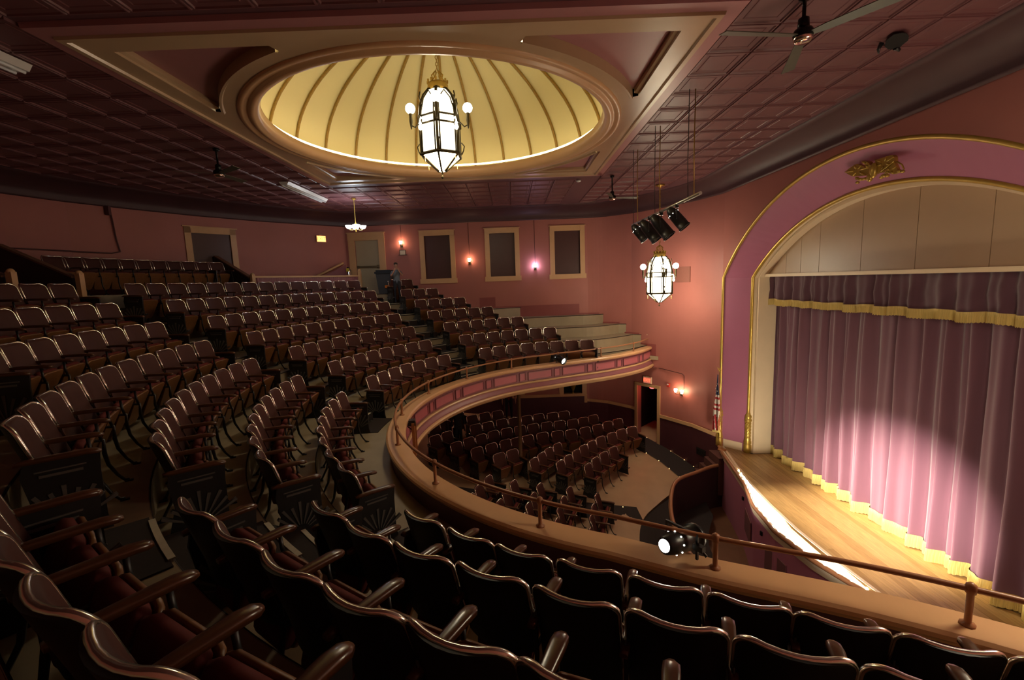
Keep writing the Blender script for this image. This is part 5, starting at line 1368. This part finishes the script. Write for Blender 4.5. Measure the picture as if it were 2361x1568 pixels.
def fingers(J, wrist, palm, d, side, up):
    """five short finger chains from the palm vertex"""
    w, pz = Vector(wrist), Vector(palm); d = Vector(d).normalized(); s = Vector(side).normalized()
    for k, (off_, L) in enumerate(((-.030, .075), (-.010, .085), (.010, .08), (.028, .06))):
        b = pz + s * off_; b1 = b + d * .03; J.append((b1.x, b1.y, b1.z, .010, up)); i = len(J) - 1; b2 = b1 + d * (L - .03) + Vector((0, 0, -.012)); J.append((b2.x, b2.y, b2.z, .008, i))
    b1 = w + s * -.045 + d * .035; J.append((b1.x, b1.y, b1.z, .011, up)); i = len(J) - 1; b2 = b1 + d * .035 + s * -.01; J.append((b2.x, b2.y, b2.z, .009, i))
def body(arm='down'):
    # facing local +x
    J = [(0, 0, .95, (.13, .15), None), (0, 0, 1.12, (.11, .135), 0), (0, 0, 1.32, (.115, .165), 1), (0, 0, 1.44, (.07, .09), 2), (.01, 0, 1.52, .055, 3), (.02, 0, 1.60, (.085, .07), 4), (.02, 0, 1.70, (.09, .075), 5), (.01, 0, 1.765, .05, 6)]
    for s in (-1, 1):
        b = len(J); J += [(0, s * .095, .88, .085, 0), (.015, s * .10, .48, .058, b), (-.01, s * .10, .10, .042, b + 1), (.10, s * .105, .04, .038, b + 2), (.17, s * .11, .03, .025, b + 3)]
        b = len(J); J.append((0, s * .19, 1.38, .055, 2))
        if arm == 'down': el, wr, pm, dd = (-.02, s * .25, 1.12), (.06, s * .26, .90), (.08, s * .26, .83), (.15, 0, -1)
        else: el, wr, pm, dd = (.16, s * .24, 1.20), (.22, s * .10, 1.42), (.215, s * .07, 1.49), (0, -s * .3, 1)
        J += [el + (.042, b), wr + (.030, b + 1), pm + ((.022, .036), b + 2)]
        fingers(J, wr, pm, dd, (1, 0, 0) if arm == 'down' else (0, -s, 0), b + 3)
    return J
def zs_std(shirt_z):
    def f(c):
        if c.z > 1.47: return 0
        if abs(c.y) > .17 and (c.z < 1.02): return 0
        if c.z > shirt_z: return 1
        return 2 if c.z > .07 else 3
    return f
def zs_up(c):
    if c.z > 1.475: return 0
    if c.x > .14 and c.z > 1.15: return 0
    if c.z > .95: return 1
    return 2 if c.z > .07 else 3
x, y = polar(10.35, math.radians(134.0))
face_mats = None
def face(t, z=1.66):
    mb = MB()
    mb.sphere((.115, 0, z - .015), (.022, .014, .022), 8, 5); mb.obj('nose', M_skin, t)
    for s in (-1, 1):
        mb = MB(); mb.sphere((.098, s * .032, z + .02), (.012, .014, .009), 8, 5); mb.obj('eye', M_white, t)
        mb = MB(); mb.sphere((.01, s * .082, z), (.022, .012, .032), 8, 5); mb.obj('ear', M_skin, t)
    mb = MB(); mb.sphere((.100, 0, z - .055), (.010, .024, .007), 8, 5); mb.obj('mouth', mat('lips', (.25, .07, .06), .5), t)
hairset = [((-.005, 0, 1.725), (.098, .088, .075)), ((-.04, 0, 1.67), (.065, .085, .085))]
px_, py_ = polar(10.0, math.radians(132.2))
pz_ = zrow(6) + .013
t = person('person', 'person in grey-blue shirt standing on the far balcony aisle, both hands raised to face', (px_, py_, pz_ - .0), math.radians(-70), body('up'), [M_skin, M_shirtg, M_trous, M_black], zs_up, hairset, .72 / .72 * .80); face(t)
t = person('person', 'person in black clothes standing among the rear orchestra seats', (-1.93, 14.15, zorch(-1.93, 14.15)), math.radians(-60), body('down'), [M_skin, M_blacks, M_blacks, M_black], zs_std(.95), hairset, .88); face(t)
t = person('person', 'person in dark red shirt standing against the lower far wall by the post', (-.27, 16.72, zorch(-.27, 16.72)), math.radians(-80), body('down'), [M_skin, M_shirtr, M_blacks, M_black], zs_std(.98), hairset, .98); face(t)
print('SEATS', n_seats)
